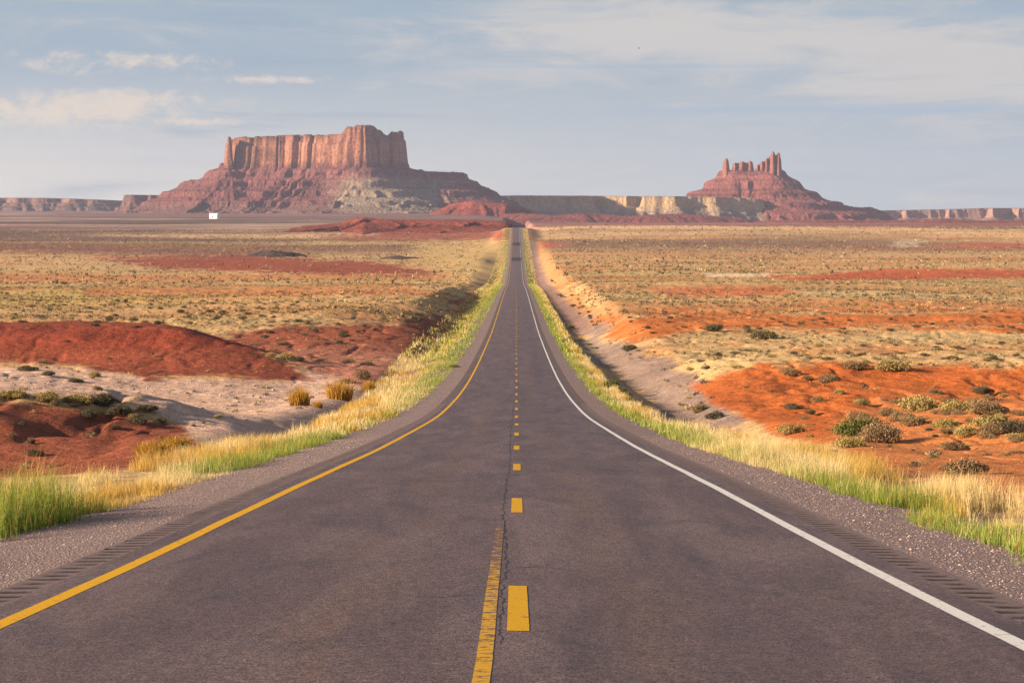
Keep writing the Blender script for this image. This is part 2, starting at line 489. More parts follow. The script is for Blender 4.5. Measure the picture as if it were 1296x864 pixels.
# soils: outlines as seen across the plain, projected on the land they colour
RED, ORANGE = (0.225, 0.046, 0.024), (0.47, 0.112, 0.022)
SOILS = [  # outline, colour, soft edge, ragged edge, bareness
    ([(540, 300), (646, 295), (640, 340), (622, 385), (600, 420), (560, 440), (540, 400), (590, 370), (560, 345), (520, 320)], (0.55, 0.36, 0.15), 12, 10, 0.3),
    ([(-80, 373), (60, 366), (200, 365), (300, 372), (200, 382), (-80, 388)], (0.50, 0.34, 0.11), 8, 8, 0.0),
    ([(110, 327), (300, 321), (420, 329), (470, 331), (565, 347), (440, 348), (200, 340)], (0.26, 0.058, 0.034), 3, 6, 0.85),
    ([(-80, 292), (100, 296), (240, 301), (390, 306), (240, 306), (-80, 304)], (0.13, 0.075, 0.065), 3, 3, 0.6),
    ([(-80, 306), (120, 309), (400, 322), (260, 324), (-80, 316)], (0.20, 0.09, 0.065), 4, 4, 0.5),
    ([(405, 299), (520, 293), (650, 289), (647, 303), (560, 305), (430, 304)], (0.26, 0.07, 0.045), 3, 5, 0.8),
    ([(110, 364), (520, 361), (545, 371), (330, 375), (110, 373)], (0.50, 0.20, 0.075), 4, 5, 0.6),
    ([(290, 424), (420, 404), (500, 408), (560, 398), (604, 360), (614, 372), (570, 420), (530, 445), (420, 455), (330, 447)], (0.26, 0.065, 0.036), 6, 10, 0.75),
    ([(-80, 450), (100, 464), (180, 476), (330, 478), (420, 462), (545, 448), (566, 476), (490, 520), (380, 548), (255, 566), (205, 540), (150, 508), (-80, 488)], (0.60, 0.385, 0.285), 9, 12, 0.8),
    ([(335, 438), (470, 436), (545, 462), (530, 492), (450, 496), (400, 470)], (0.38, 0.145, 0.09), 9, 12, 0.8),
    ([(-80, 412), (120, 414), (220, 416), (300, 430), (345, 446), (390, 480), (330, 481), (250, 474), (180, 478), (100, 462), (-80, 450)], RED, 4, 5, 0.9),
    ([(-80, 498), (60, 510), (150, 523), (215, 540), (262, 578), (140, 604), (-80, 612)], (0.25, 0.06, 0.032), 5, 8, 0.8),
    ([(662, 288), (668, 288), (690, 345), (715, 385), (745, 405), (720, 405), (690, 370), (672, 330)], (0.27, 0.18, 0.16), 3, 3, 0.6),
    ([(668, 289), (678, 289), (705, 345), (770, 405), (815, 432), (780, 432), (745, 405), (695, 352)], (0.43, 0.20, 0.08), 5, 7, 0.4),
    ([(755, 403), (860, 391), (1000, 394), (1400, 389), (1400, 424), (1000, 418), (900, 416), (800, 434)], (0.48, 0.135, 0.034), 5, 14, 0.62),
    ([(990, 351), (1120, 340), (1400, 341), (1400, 352), (1000, 355)], (0.44, 0.100, 0.042), 2, 3, 0.9),
    ([(820, 366), (980, 361), (1010, 372), (850, 375)], (0.48, 0.15, 0.06), 3, 5, 0.7),
    ([(860, 345), (895, 349), (980, 352), (1000, 347)], (0.46, 0.12, 0.05), 2, 3, 0.8),
    ([(890, 346), (975, 346), (972, 350), (895, 351)], (0.66, 0.52, 0.33), 1.5, 2, 0.9),
    ([(1180, 308), (1400, 305), (1400, 315), (1230, 313)], (0.40, 0.12, 0.07), 2, 3, 0.8),
    ([(680, 306), (722, 309), (692, 314)], (0.42, 0.12, 0.06), 2, 3, 0.8),
    ([(1140, 304), (1180, 303), (1160, 312), (1120, 313)], (0.48, 0.35, 0.23), 2, 4, 0.5),
    ([(845, 452), (900, 436), (985, 436), (1010, 456), (930, 470), (870, 488)], (0.60, 0.395, 0.18), 8, 8, 0.4),
    ([(716, 400), (745, 403), (775, 428), (830, 448), (880, 480), (945, 522), (935, 548), (860, 548), (800, 498), (740, 438)], (0.265, 0.185, 0.152), 7, 14, 0.55),
    ([(868, 487), (960, 459), (1100, 461), (1400, 466), (1400, 525), (1150, 505), (1062, 566), (1000, 558), (930, 522)], ORANGE, 5, 6, 0.85),
    ([(1040, 552), (1075, 520), (1150, 498), (1400, 505), (1400, 680), (1200, 645), (1090, 590)], (0.49, 0.165, 0.05), 8, 10, 0.55),
]


def soil(x, y, z):
    px, py = project(x, y, z)
    n1, n2 = fbm(x / 24, y / 24, 21, 4), fbm(x / 5, y / 5, 23, 4)
    hf = fbm(x / 1.3, y / 1.3, 29, 3)
    # the scrub plain: straw over tan and orange earth, banded across
    band = fbm(x / 320 + 3, y / 70, 25, 4)
    tan = np.array([0.49, 0.30, 0.135])
    straw = np.array([0.53, 0.36, 0.17])
    earth = np.array([0.50, 0.195, 0.07])
    k = np.clip(0.5 + n1 * 0.9, 0, 1)[..., None]
    e = np.clip(0.22 + band * 1.35 + n2 * 0.35, 0, 0.85)[..., None]
    c = tan + (straw - tan) * k
    c = c + (earth - c) * e
    fargrey = np.array([0.27, 0.20, 0.155])
    f = (sstep(y, 1300, 3200) * 0.85)[..., None]
    fb = np.clip(fbm(x / 500, y / 160, 27, 4) * 1.5, 0, 1)[..., None]
    c = c + (fargrey * (1 - fb * 0.55) * np.array([1, 0.90, 0.97]) - c) * f
    # streaks of dark earth and pale flats across the far plain
    st = fbm(x / 700 + 9, y / 330, 35, 5) * 1.3 + 0.5 * fbm(x / 120, y / 90, 37, 4)
    stf = sstep(y, 900, 2200)
    c = c * (1 + (np.clip(st, -0.6, 0.7) * 0.95 * stf))[..., None]
    pur = np.array([0.17, 0.085, 0.085])
    pk = (sstep(fbm(x / 900 + 4, y / 420, 39, 4), 0.0, 0.25) * stf * 0.75)[..., None]
    c = c + (pur - c) * pk
    farred = np.array([0.26, 0.085, 0.068])
    g = (sstep(y, 2400, 3000) * sstep(px, 600, 700) * np.clip(0.55 + fb[..., 0], 0, 1))[..., None]
    c = c + (farred - c) * g
    bare = np.zeros(x.shape)
    wx, wy = fbm(x / 18, y / 18, 31, 4), fbm(x / 18 + 40, y / 18, 33, 4)
    vis = (y > 15) & (y < 3000)
    for poly, colr, soft, rag, br in SOILS:
        soft = soft * 1.35
        sd_, _ = poly_sdf(px + wx * rag * 2.5, py + wy * rag * 0.9, poly)
        w = (1 - sstep(sd_ + (n2 * 0.8 + hf * 0.9) * soft, -soft * 0.7, soft * 0.7)) * vis
        c = c + (np.array(colr) * (1 + 0.10 * n2 + 0.08 * n1)[..., None] - c) * (w * 0.94)[..., None]
        bare = bare + (br - bare) * w
    md, _ = poly_sdf(x + fbm(x / 9, y / 9, 4, 3) * 1.5, y, MOUND)
    mw = (1 - sstep(md + n2 * 2.5, 5.0, 11.0)) * (x < 0)
    c = c + (np.array(RED) * (1 + 0.16 * n2 + 0.12 * n1)[..., None] - c) * (mw * 0.95)[..., None]
    bare = bare + (0.92 - bare) * mw
    # dark brown, brushy ditch along the far right verge
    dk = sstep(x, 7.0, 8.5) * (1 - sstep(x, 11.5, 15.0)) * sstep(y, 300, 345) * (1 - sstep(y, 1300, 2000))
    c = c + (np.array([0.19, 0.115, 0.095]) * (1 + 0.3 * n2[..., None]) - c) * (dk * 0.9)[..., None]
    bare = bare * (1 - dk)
    # verge: dusty pinkish straw litter beside the shoulders
    v = (1 - sstep(np.abs(x), 7.0, 9.5)) * (1 - sstep(y, 700, 1200))
    c = c + (np.array([0.44, 0.29, 0.17]) - c) * (v * 0.8)[..., None]
    v = (1 - sstep(np.abs(x), 6.3, 7.3)) * (1 - sstep(y, 45, 70))
    c = c + (np.array([0.27, 0.19, 0.165]) - c) * (v * 0.9)[..., None]
    c = c * (1 + 0.12 * n2[..., None])
    return c, bare


def build_ground():
    u = np.concatenate([np.linspace(-2.2, -0.46, 70)[:-1], np.linspace(-0.46, -0.31, 70)[:-1], np.linspace(-0.31, 0.31, 760),
                        np.linspace(0.31, 0.46, 70)[1:], np.linspace(0.46, 2.2, 70)[1:]])
    y = np.concatenate([np.exp(np.linspace(math.log(9.0), math.log(330.0), 950))[:-1], np.exp(np.linspace(math.log(330.0), math.log(9430.0), 560))]) - 30
    Y, U = np.meshgrid(y, u, indexing='ij')
    X = U * (Y + 30)
    Z = height(X, Y)
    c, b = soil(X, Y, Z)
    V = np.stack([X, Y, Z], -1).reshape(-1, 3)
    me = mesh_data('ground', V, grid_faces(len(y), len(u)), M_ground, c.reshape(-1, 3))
    return struct(obj('ground', me))


build_ground()


# ------------------------------------------------------------------ road
def crown(x):
    return -0.018 * np.abs(x)


def strip(x0, x1, ys, lift=0.0, nx=2, wob=0.0, seed=0, zf=None):
    xs = np.linspace(x0, x1, nx)
    Y, X = np.meshgrid(ys, xs, indexing='ij')
    if wob:
        X = X + (fbm(Y / 3, X * 0 + 1.5, seed, 4) * wob)
    Z = road_z(Y) + (crown(X) if zf is None else zf(X, Y)) + lift * (0.4 + np.clip(Y, 0, 2500) / 200)
    return np.stack([X, Y, Z], -1).reshape(-1, 3), grid_faces(len(ys), nx)


def join(parts):
    V, F, o = [], [], 0
    for v, f in parts:
        V.append(v)
        F.append(np.asarray(f) + o)
        o += len(v)
    return np.concatenate(V), np.concatenate(F)


def along(a, b, dens=0.012, mn=0.25):
    ys = [a]
    while ys[-1] < b:
        ys.append(min(b, ys[-1] + max(mn, dens * max(ys[-1], 0))))
    return np.array(ys)


YS = along(-22, 2900, 0.01, 0.4)
struct(obj('road', mesh_data('road', *strip(-3.82, 3.82, YS, 0, 9), M_asphalt)))


def shoulder_z(X, Y):
    a = np.abs(X)
    return -0.018 * 4.2 - np.clip(a - 4.2, 0, 1.4) * 0.05 - np.clip(a - 5.6, 0, 9) * 0.13 + fbm(X / 0.9, Y / 0.9, 41, 3) * 0.018 * sstep(a, 4.3, 4.8)


YG = np.concatenate([along(-22, 8, 0.01, 0.5)[:-1], np.arange(8, 70, 0.12), along(70, 2900, 0.006, 0.3)])
for s in (-1, 1):
    v, f = strip(s * 4.18, s * 7.4, YG, 0.0, 24, zf=shoulder_z)
    if s < 0:
        f = f[:, ::-1]
    struct(obj('road_shoulder', mesh_data('road_shoulder', v, f, M_gravel)))

# milled rumble grooves in the asphalt outside the edge lines
for s in (-1, 1):
    ys = np.concatenate([along(-22, 8, 0.01, 0.5)[:-1], np.arange(8, 110, 0.0375), along(110.02, 2900, 0.01, 0.5)])
    xs = np.array([3.82, 3.835, 3.87, 3.95, 4.05, 4.12, 4.155, 4.19])
    Y, X = np.meshgrid(ys, xs, indexing='ij')
    per = (Y / 0.36 + fbm(Y / 6, Y * 0, 44, 2) * 0.15) % 1.0
    groove = sstep(per, 0.0, 0.08) * (1 - sstep(per, 0.5, 0.58)) * sstep(X + 0.06 * fbm(Y / 0.2, Y * 0, 48, 2), 3.83, 3.88) * (1 - sstep(X + 0.10 * fbm(Y / 0.2, Y * 0, 49, 2), 4.06, 4.14)) * (Y > 8) * (Y < 110)
    groove = groove * np.clip(0.62 + 0.55 * fbm(Y / 0.8, X / 0.2, 46, 2), 0.05, 1) * (1 - 0.6 * sstep(Y, 40, 100))
    Z = road_z(Y) + crown(X) - 0.014 * groove
    base = np.array([0.185, 0.133, 0.126])
    c = base + (np.array([0.016, 0.013, 0.015]) - base) * np.clip(groove * 1.25, 0, 0.8)[..., None]
    c = np.where((Y >= 110)[..., None], base * 0.72, c)
    V = np.stack([s * X, Y, Z], -1).reshape(-1, 3)
    f = grid_faces(len(ys), len(xs))
    struct(obj('rumble_strip_road_surface', mesh_data('rumble', V, f if s > 0 else f[:, ::-1], mat_tint('rumble_asphalt', ((22.0, 0.2), (90.0, 0.5)), bump=(90.0, 0.5, 0.01)), c.reshape(-1, 3))))

YL = along(-22, 2500, 0.008, 0.3)
struct(obj('edge_line', mesh_data('edge_line', *strip(-3.57, -3.42, YL, 0.005, 2, 0.012, 51), M_yellow)))
struct(obj('edge_line', mesh_data('edge_line', *strip(3.42, 3.56, YL, 0.005, 2, 0.012, 53), M_white)))
struct(obj('centre_line', mesh_data('centre_line', *strip(-0.062, 0.036, along(-6, 23.5, 0.01, 0.1), 0.005, 2, 0.008, 55), M_yellow_worn)))
dashes = []
for k in range(-1, 60):
    a = 12.75 + 12.19 * k
    dashes.append(strip(0.115, 0.265, along(a, a + 3.05, 0.004, 0.15), 0.006, 2, 0.006, 60 + k))
struct(obj('centre_dash_line', mesh_data('centre_dash_line', *join(dashes), M_yellow)))


# tar in the cracks and joints: thin ragged ribbons
def ribbon(pts, w, seed, lift=0.0035):
    pts = np.asarray(pts, float)
    seg = np.concatenate([[0], np.cumsum(np.hypot(*np.diff(pts, axis=0).T))])
    n = max(6, int(seg[-1] / 0.06))
    n = min(n, 900)
    s = np.linspace(0, seg[-1], n)
    x, y = np.interp(s, seg, pts[:, 0]), np.interp(s, seg, pts[:, 1])
    dx, dy = np.gradient(x), np.gradient(y)
    L = np.hypot(dx, dy) + 1e-9
    nx, ny = -dy / L, dx / L
    o = fbm(s / 0.35, s * 0 + seed, seed, 4) * 0.05
    ww = w * np.clip(0.55 + fbm(s / 0.2, s * 0, seed + 3, 3) * 0.9, 0.08, 1.3)
    ww = ww * np.minimum(1, np.minimum(s, seg[-1] - s) / 0.15 + 0.05)
    A = np.stack([x + nx * (o + ww), y + ny * (o + ww)], -1)
    B = np.stack([x + nx * (o - ww), y + ny * (o - ww)], -1)
    V = np.empty((n * 2, 3))
    V[0::2, :2], V[1::2, :2] = A, B
    V[:, 2] = road_z(V[:, 1]) + crown(V[:, 0]) + lift * 0.35
    return V, grid_faces(n, 2)


cr = [ribbon([(0.06, 19.5), (0.0, 26), (0.05, 40), (-0.02, 60), (0.03, 110)], 0.016, 71),
      ribbon([(0.08, 12.0), (0.075, 16), (0.08, 20)], 0.012, 72),
      ribbon([(0.28, 17.55), (0.75, 17.35)], 0.022, 73), ribbon([(0.10, 17.4), (0.45, 17.65)], 0.012, 74),
      ribbon([(-0.72, 15.05), (-0.35, 14.95), (-0.12, 15.1)], 0.012, 75), ribbon([(-0.60, 14.15), (-0.52, 14.22)], 0.016, 76),
      ribbon([(-3.5, 44.0), (-2, 44.2), (0.2, 43.9)], 0.012, 77), ribbon([(0.9, 61), (3.4, 61.4)], 0.02, 78),
      ribbon([(-3.3, 78), (1.2, 78.3)], 0.02, 79)]
struct(obj('tar_crack_road_line', mesh_data('tar_crack', *join(cr), M_tar)))
patch = []  # dark bars across the far road where it dips, in the tar colour
for d0, d1 in ((1352, 1420), (1690, 1760)):
    patch.append(strip(-3.4, 3.4, along(d0, d1, 0.005, 3), 0.012, 3))
struct(obj('dark_bar_road_strip', mesh_data('dark_bar', *join(patch), M_tar)))


# ------------------------------------------------------------------ mesas, cliffs and hills
def terrace(z, step, sharp, amp, ph=0.0):
    """turn an even slope into benches with small cliffs between them"""
    q = (z + ph) / step
    f = q - np.floor(q)
    g = sstep(f, 0.5 - sharp, 0.5 + sharp)
    return z + (g - f) * step * amp


def band_dark(z, step, ph, w):
    f = ((z + ph + w * 5) / step) % 1.0
    return sstep(f, 0.36, 0.44) * (1 - sstep(f, 0.54, 0.64)) * np.clip(0.7 + w, 0.2, 1)


def landform(D, x0, x1, y0, y1, res, zfun, cfun, z_base):
    """height field in real metres at distance D; x limits in picture columns"""
    k = D / FPX
    xs = np.arange((x0 - 653.5) * k, (x1 - 653.5) * k, res)
    ys = np.arange(D + y0, D + y1, res * 1.15)
    Y, X = np.meshgrid(ys, xs, indexing='ij')
    PXC = X / (Y / FPX) + 653.5
    Z, info = zfun(X, Y, PXC, Y - D)
    c = cfun(X, Y, Z, PXC, info)
    F = grid_faces(len(ys), len(xs))
    zf = Z.reshape(-1)[F].max(1)
    F = F[zf > z_base]
    return np.stack([X, Y, Z], -1).reshape(-1, 3), F, c.reshape(-1, 3), {a: b.reshape(-1) for a, b in info.items()}


def sub(V, F, c):
    used = np.unique(F)
    mp = np.full(len(V), -1, np.int64)
    mp[used] = np.arange(len(used))
    return V[used], mp[F], c[used]


def part_mesh(name, V, F, c, parent=None, mat=None):
    v, f, cc = sub(V, F, c)
    return obj(name, mesh_data(name, v, f, mat or M_rock, cc), parent)


def strata(z, x, y, seed, lo, hi, thick=5.0):
    n = vnoise((z + fbm(x / 120, y / 120, seed, 3) * 5) / thick, x * 0 + 0.5, seed)
    n2 = vnoise(z / (thick * 3.1), x * 0 + 0.5, seed + 2)
    n = np.clip(0.6 * n + 0.5 * n2, 0, 1)[..., None]
    return np.array(lo) * (1 - n) + np.array(hi) * n


def rot_local(D, poly):
    k = D / FPX
    return [((px - 653.5) * (D + yo) / FPX, D + yo) for px, yo in poly]


# ---- big flat-topped mesa left of the road
def build_mesa():
    D = 6000.0
    k = D / FPX
    zc = lambda py: (262 - py) * k
    cap = rot_local(D, [(300, 165), (340, 120), (362, 118), (366, 98), (400, 62), (420, 38), (436, 18), (441, -22), (452, -58), (464, -66), (471, -34), (481, -16),
                        (489, 18), (501, 30), (508, 62), (511, 140), (500, 330), (420, 420), (300, 430), (297, 260)])
    spire = rot_local(D, [(285.5, 150), (288, 124), (294, 126), (296, 155), (293, 185), (286, 180)])
    ridge = rot_local(D, [(279, 190), (283, 150), (291, 120), (300, 160), (300, 280), (282, 280)])
    bench = rot_local(D, [(505, 100), (545, 60), (570, 80), (590, 150), (588, 420), (500, 430)])
    left = rot_local(D, [(245, 260), (280, 150), (300, 150), (300, 430), (240, 430)])

    def zfun(X, Y, PX, YO):
        w1 = fbm(X / 55, Y / 55, 101, 3)
        w2 = fbm(X / 13, Y / 13, 103, 3)
        s, t = poly_sdf(X, Y, cap)
        fl = fbm(t / 46, t * 0 + 0.3, 105, 3)
        flute = fl * 15 * (0.4 + 1.1 * vnoise(t / 120, t * 0 + 2.2, 108)) + (1 - sstep(np.abs(fbm(t / 60, t * 0 + 0.9, 106, 2)), 0.0, 0.10)) * 13 + fbm(t / 11, t * 0 + 0.7, 107, 2) * 2.5
        sc = s + flute * (1 - sstep(s, 30, 60)) + w2 * 2.5
        top = np.interp(PX, [296, 300, 340, 400, 433, 437, 440, 447, 452, 470, 474, 479, 482, 487, 491, 496, 500, 507, 512],
                        [176, 174, 173, 171.5, 171, 166, 162, 162, 158, 158, 161, 166, 166, 170.5, 172, 167.5, 168.5, 166.5, 168])
        top = zc(top) * np.minimum(Y / D, 1.03) + w2 * 2.5 + w1 * 2 - 6 * sstep(vnoise(PX / 5.5, PX * 0 + 4.4, 137), 0.62, 0.72) * (vnoise(PX / 17, PX * 0, 139) - 0.2)
        rim = zc(206.5) + w1 * 5
        # cliff, then the ribbed slope below it
        talus_s = np.maximum(sc, 0)
        gl = np.abs(fbm(t / 55 + w1 * 0.25, s * 0 + 0.2, 109, 3)) * 2 + 0.5 * np.abs(fbm(t / 21 + w2 * .15, s / 90, 111, 3))
        tal = rim - talus_s * (0.60 - 0.0005 * np.minimum(talus_s, 330)) - gl * 30 * sstep(talus_s, 6, 110)
        lw = 5 + 7 * fbm(t / 70, s * 0 + .8, 133, 2)
        led = 0.74 + 0.1 * fbm(t / 50, s * 0 + .1, 135, 2)
        face = np.where(sc < -lw, led + (1 - led) * (1 - sstep(sc, -lw - 3.5, -lw)), led * (1 - sstep(sc, -1, 10)))
        z = np.where(sc < 11, rim + (top - rim) * face, tal + 0.0)
        z = np.where(sc >= 11, tal, np.maximum(z, tal))
        info_cap = 1 - sstep(sc, 9, 12)
        # pinnacle standing off the left end on its own ridge
        sr, tr = poly_sdf(X, Y, ridge)
        rr = rim - 4 - np.maximum(sr, 0) * 0.62 - gl * 8 * sstep(sr, 10, 90)
        z = np.maximum(z, rr + w2 * 3)
        ss, ts = poly_sdf(X, Y, spire)
        ss = ss + w2 * 2
        pin = zc(np.interp(PX, [285, 288, 290, 292, 295, 297], [182, 181, 172, 171.5, 174, 185]))
        zp = pin - np.maximum(ss + 3, 0) * 12.0
        info_pin = (zp > z) & (zp > rim - 10)
        z = np.maximum(z, np.where(zp > rim - 20, zp, -999))
        # lower bench running off to the right
        sb, tb = poly_sdf(X, Y, bench)
        sb = sb + w1 * 8 + fbm(tb / 25, tb * 0, 113, 3) * 6
        bt = zc(np.interp(PX, [500, 512, 540, 602, 615], [208, 211, 218.5, 221, 221])) + w2 * 1.5
        zb = np.where(sb < 0, bt, bt - np.clip(sb, 0, 8) * 1.6 - np.maximum(sb - 8, 0) * 0.50)
        gb = np.abs(fbm(tb / 40, sb * 0 + .4, 115, 3)) * 18 * sstep(sb, 12, 90)
        z = np.maximum(z, zb - gb)
        sl, tl = poly_sdf(X, Y, left)
        zl = zc(226) - np.maximum(sl + w1 * 10, 0) * 0.5 - np.abs(fbm(tl / 45, sl * 0, 117, 3)) * 20 * sstep(sl, 10, 90)
        z = np.maximum(z, zl)
        sl_mask = (1 - info_cap) * (1 - info_pin)
        zt = terrace(terrace(z, 31, 0.10, 0.55, 7 + w1 * 5), 11, 0.2, 0.4, 3)
        z = np.where(sl_mask > 0.5, z + (zt - z) * np.clip(0.72 + w1 * 1.0, 0.15, 1), z)
        z = z + w2 * 2.2 * sl_mask + fbm(X / 5, Y / 7, 119, 2) * 1.3 * sl_mask
        return z, {'cap': np.maximum(info_cap, 0), 'pin': info_pin.astype(float), 't': t}

    def cfun(X, Y, Z, PX, info):
        w = fbm(X / 30, Y / 30, 121, 4)
        c = (1 - 0.5 * band_dark(Z, 31, 7, w))[..., None] * strata(Z, X, Y, 123, (0.075, 0.026, 0.029), (0.225, 0.086, 0.074), 8) * (1 + 0.2 * w[..., None])
        pale = sstep(PX + w * 25, 400, 450) * (1 - sstep(PX + w * 25, 545, 590)) * (1 - sstep(Z + w * 22, 66, 104))
        c2 = strata(Z, X, Y, 125, (0.20, 0.155, 0.115), (0.33, 0.255, 0.18), 7)
        c = c + (c2 - c) * (pale * 0.85)[..., None]
        foot = (1 - sstep(Z + w * 10, -5, 22)) * (1 - pale)
        c = c + (np.array([0.20, 0.115, 0.092]) - c) * (foot * 0.55)[..., None]
        cliff = np.maximum(info['cap'], info['pin'])
        streak = fbm(info['t'] / 9, Z / 70, 127, 4)
        cc = strata(Z, X, Y, 129, (0.27, 0.112, 0.075), (0.42, 0.19, 0.112), 9) * (1 + 0.5 * np.minimum(streak, 0.15))[..., None]
        patchy = sstep(fbm(X / 45, Z / 22, 131, 3), 0.05, 0.35)[..., None]
        cc = cc * (1 - 0.38 * patchy) * (1 - 0.30 * (1 - sstep(PX + w * 8, 330, 352)))[..., None]
        dark = sstep(Z + w * 6, zc(177), zc(171)) * 0.55
        cc = cc * (1 - dark * 0.5)[..., None]
        return c + (cc - c) * cliff[..., None]

    V, F, c, info = landform(D, 150, 690, -470, 470, 2.3, zfun, cfun, -40)
    root = link(bpy.data.objects.new('mesa', None))
    root.location = ((400 - 653.5) * k, D, -20)
    cm = info['cap'][F].mean(1) > 0.5
    pm = (info['pin'][F].mean(1) > 0.5) & ~cm
    V = V - np.array(root.location)
    part_mesh('talus_slope', V, F[~cm & ~pm], c, root)
    part_mesh('cliff_cap', V, F[cm], c, root)
    part_mesh('rock_pinnacle', V, F[pm], c, root)
    tag(root, 'huge flat-topped red mesa with sheer orange cliff, a thin pinnacle at one end', 'mesa')


def build_butte():
    D = 6700.0
    k = D / FPX
    zc = lambda py: (262 - py) * k
    crest = rot_local(D, [(911, 30), (930, -10), (955, -15), (975, -40), (990, 0), (988, 60), (950, 90), (915, 80)])
    towers = [  # footprints of the spires on the crest and their ragged tops
        ([(913.5, 20), (918, 2), (922, 12), (921.5, 45), (914, 45)], [(913, 211), (915, 204), (917, 201), (919.5, 201), (921, 204), (922.5, 213)]),
        ([(926, 15), (929, -4), (932.5, 4), (932, 40), (927, 40)], [(925, 213), (927, 207), (930, 206), (932.5, 211)]),
        ([(933, 5), (938, -10), (943.5, 0), (943, 40), (934, 40)], [(932.5, 211), (935, 206), (938, 204.5), (941, 205.5), (943.5, 210)]),
        ([(945, 5), (948.5, -8), (952.5, 3), (952, 40), (946, 40)], [(944.5, 210), (946, 206), (948.5, 204), (951, 205.5), (953, 212)]),
        ([(927, 12), (953, 2), (953, 44), (927, 44)], [(926, 214), (928, 207), (943, 206), (948, 208), (953, 214)]),
        ([(955, -2), (987.5, -30), (988, 32), (956, 44)], [(954, 215), (957, 210), (966, 204.5), (972, 199.5), (981, 197.5), (987, 202), (988.5, 216)]),
        ([(955, 0), (957.5, -16), (960, -4), (960, 40), (956, 40)], [(954.5, 214), (957, 210), (959, 208.5), (960.5, 213)]),
        ([(960.5, -8), (963, -24), (966, -12), (966, 35), (961, 40)], [(960, 210), (962, 205), (963.5, 204.5), (965, 207), (966.5, 211)]),
        ([(966.8, -14), (969, -32), (972, -20), (972, 30), (967, 34)], [(966, 208), (968, 201.5), (969.5, 201), (971, 204), (972.5, 208)]),
        ([(973, -25), (977, -45), (979.8, -30), (979.5, 25), (973.5, 25)], [(972.4, 205), (974, 196), (976, 193), (978, 193), (979.5, 196), (980.3, 206)]),
        ([(981.2, -28), (984, -42), (987.2, -22), (987.5, 28), (981.5, 28)], [(980.8, 206), (982, 196), (984, 193.3), (985.5, 195), (987, 206), (988, 215)]),
    ]

    def zfun(X, Y, PX, YO):
        w1 = fbm(X / 60, Y / 60, 141, 3)
        w2 = fbm(X / 12, Y / 12, 143, 3)
        s, t = poly_sdf(X, Y, crest)
        sp = np.maximum(s + w1 * 6, 0)
        gl = np.abs(fbm(t / 70 + w1 * .2, s * 0 + .6, 145, 3)) * 2 + 0.55 * np.abs(fbm(t / 24 + w2 * .12, s / 80, 147, 3))
        slope = 0.63 - 0.00052 * np.minimum(sp, 480)
        z = zc(218) - sp * slope - gl * 27 * sstep(sp, 5, 110)
        # long stepped tail on the right
        tail = rot_local(D, [(985, 20), (1012, 10), (1040, 30), (1065, 60), (1110, 90), (1110, 220), (985, 200)])
        s2, t2 = poly_sdf(X, Y, tail)
        tt = zc(np.interp(PX, [985, 996, 1012, 1016, 1034, 1040, 1060, 1066, 1102, 1110], [222, 232, 238, 243, 247.5, 254, 256.5, 260.5, 262.5, 266]))
        s2 = s2 + w1 * 8
        z2 = tt - np.maximum(s2, 0) * 0.55 - np.abs(fbm(t2 / 45, s2 * 0, 149, 3)) * 22 * sstep(s2, 5, 80)
        z = np.maximum(z, z2)
        zt = terrace(terrace(z, 36, 0.10, 0.6, 14 + w1 * 4), 12, 0.2, 0.4, 3)
        z = z + (zt - z) * np.clip(0.6 + w1 * 1.0, 0.0, 1) + w2 * 2.2 + fbm(X / 5, Y / 7, 158, 2) * 1.3
        own = np.zeros(X.shape)
        tp = np.zeros(X.shape)
        for i, (fp, tops) in enumerate(towers):
            fpw = rot_local(D, fp)
            sf, tf = poly_sdf(X, Y, fpw)
            sf = sf + fbm(tf / 9, tf * 0 + i, 151 + i, 2) * 1.6 + w2 * 0.8
            tz = zc(np.interp(PX, [a for a, _ in tops], [b for _, b in tops])) + w2 * 1.5
            zz = tz - np.maximum(sf + 1.2, 0) * 6.0
            m = (zz > z + 0.5) & (sf < 14)
            own = np.where(m, i + 1, own)
            z = np.where(m, zz, z)
        return z, {'own': own, 't': t}

    def cfun(X, Y, Z, PX, info):
        w = fbm(X / 30, Y / 30, 161, 4)
        c = (1 - 0.5 * band_dark(Z, 36, 14, w))[..., None] * strata(Z, X, Y, 163, (0.105, 0.032, 0.031), (0.275, 0.098, 0.078), 8)
        c = c * (1 + 0.15 * w[..., None])
        foot = 1 - sstep(Z + w * 8, -25, 15)
        c = c + (np.array([0.24, 0.075, 0.06]) - c) * (foot * 0.6)[..., None]
        cc = strata(Z, X, Y, 165, (0.23, 0.085, 0.056), (0.34, 0.13, 0.08), 8) * (1 + 0.2 * w[..., None])
        return np.where((info['own'] > 0)[..., None], cc, c)

    V, F, c, info = landform(D, 800, 1190, -560, 360, 2.4, zfun, cfun, -75)
    root = link(bpy.data.objects.new('butte', None))
    root.location = ((950 - 653.5) * k, D, -40)
    V = V - np.array(root.location)
    own = np.rint(info['own'][F].max(1)).astype(int)
    part_mesh('talus_slope', V, F[own == 0], c, root)
    for i in range(1, 12):
        if (own == i).sum() > 3:
            o = part_mesh('rock_spire', V, F[own == i], c, root)
    tag(root, 'pointed red butte crowned by a row of ragged rock spires, beyond the plain', 'butte')


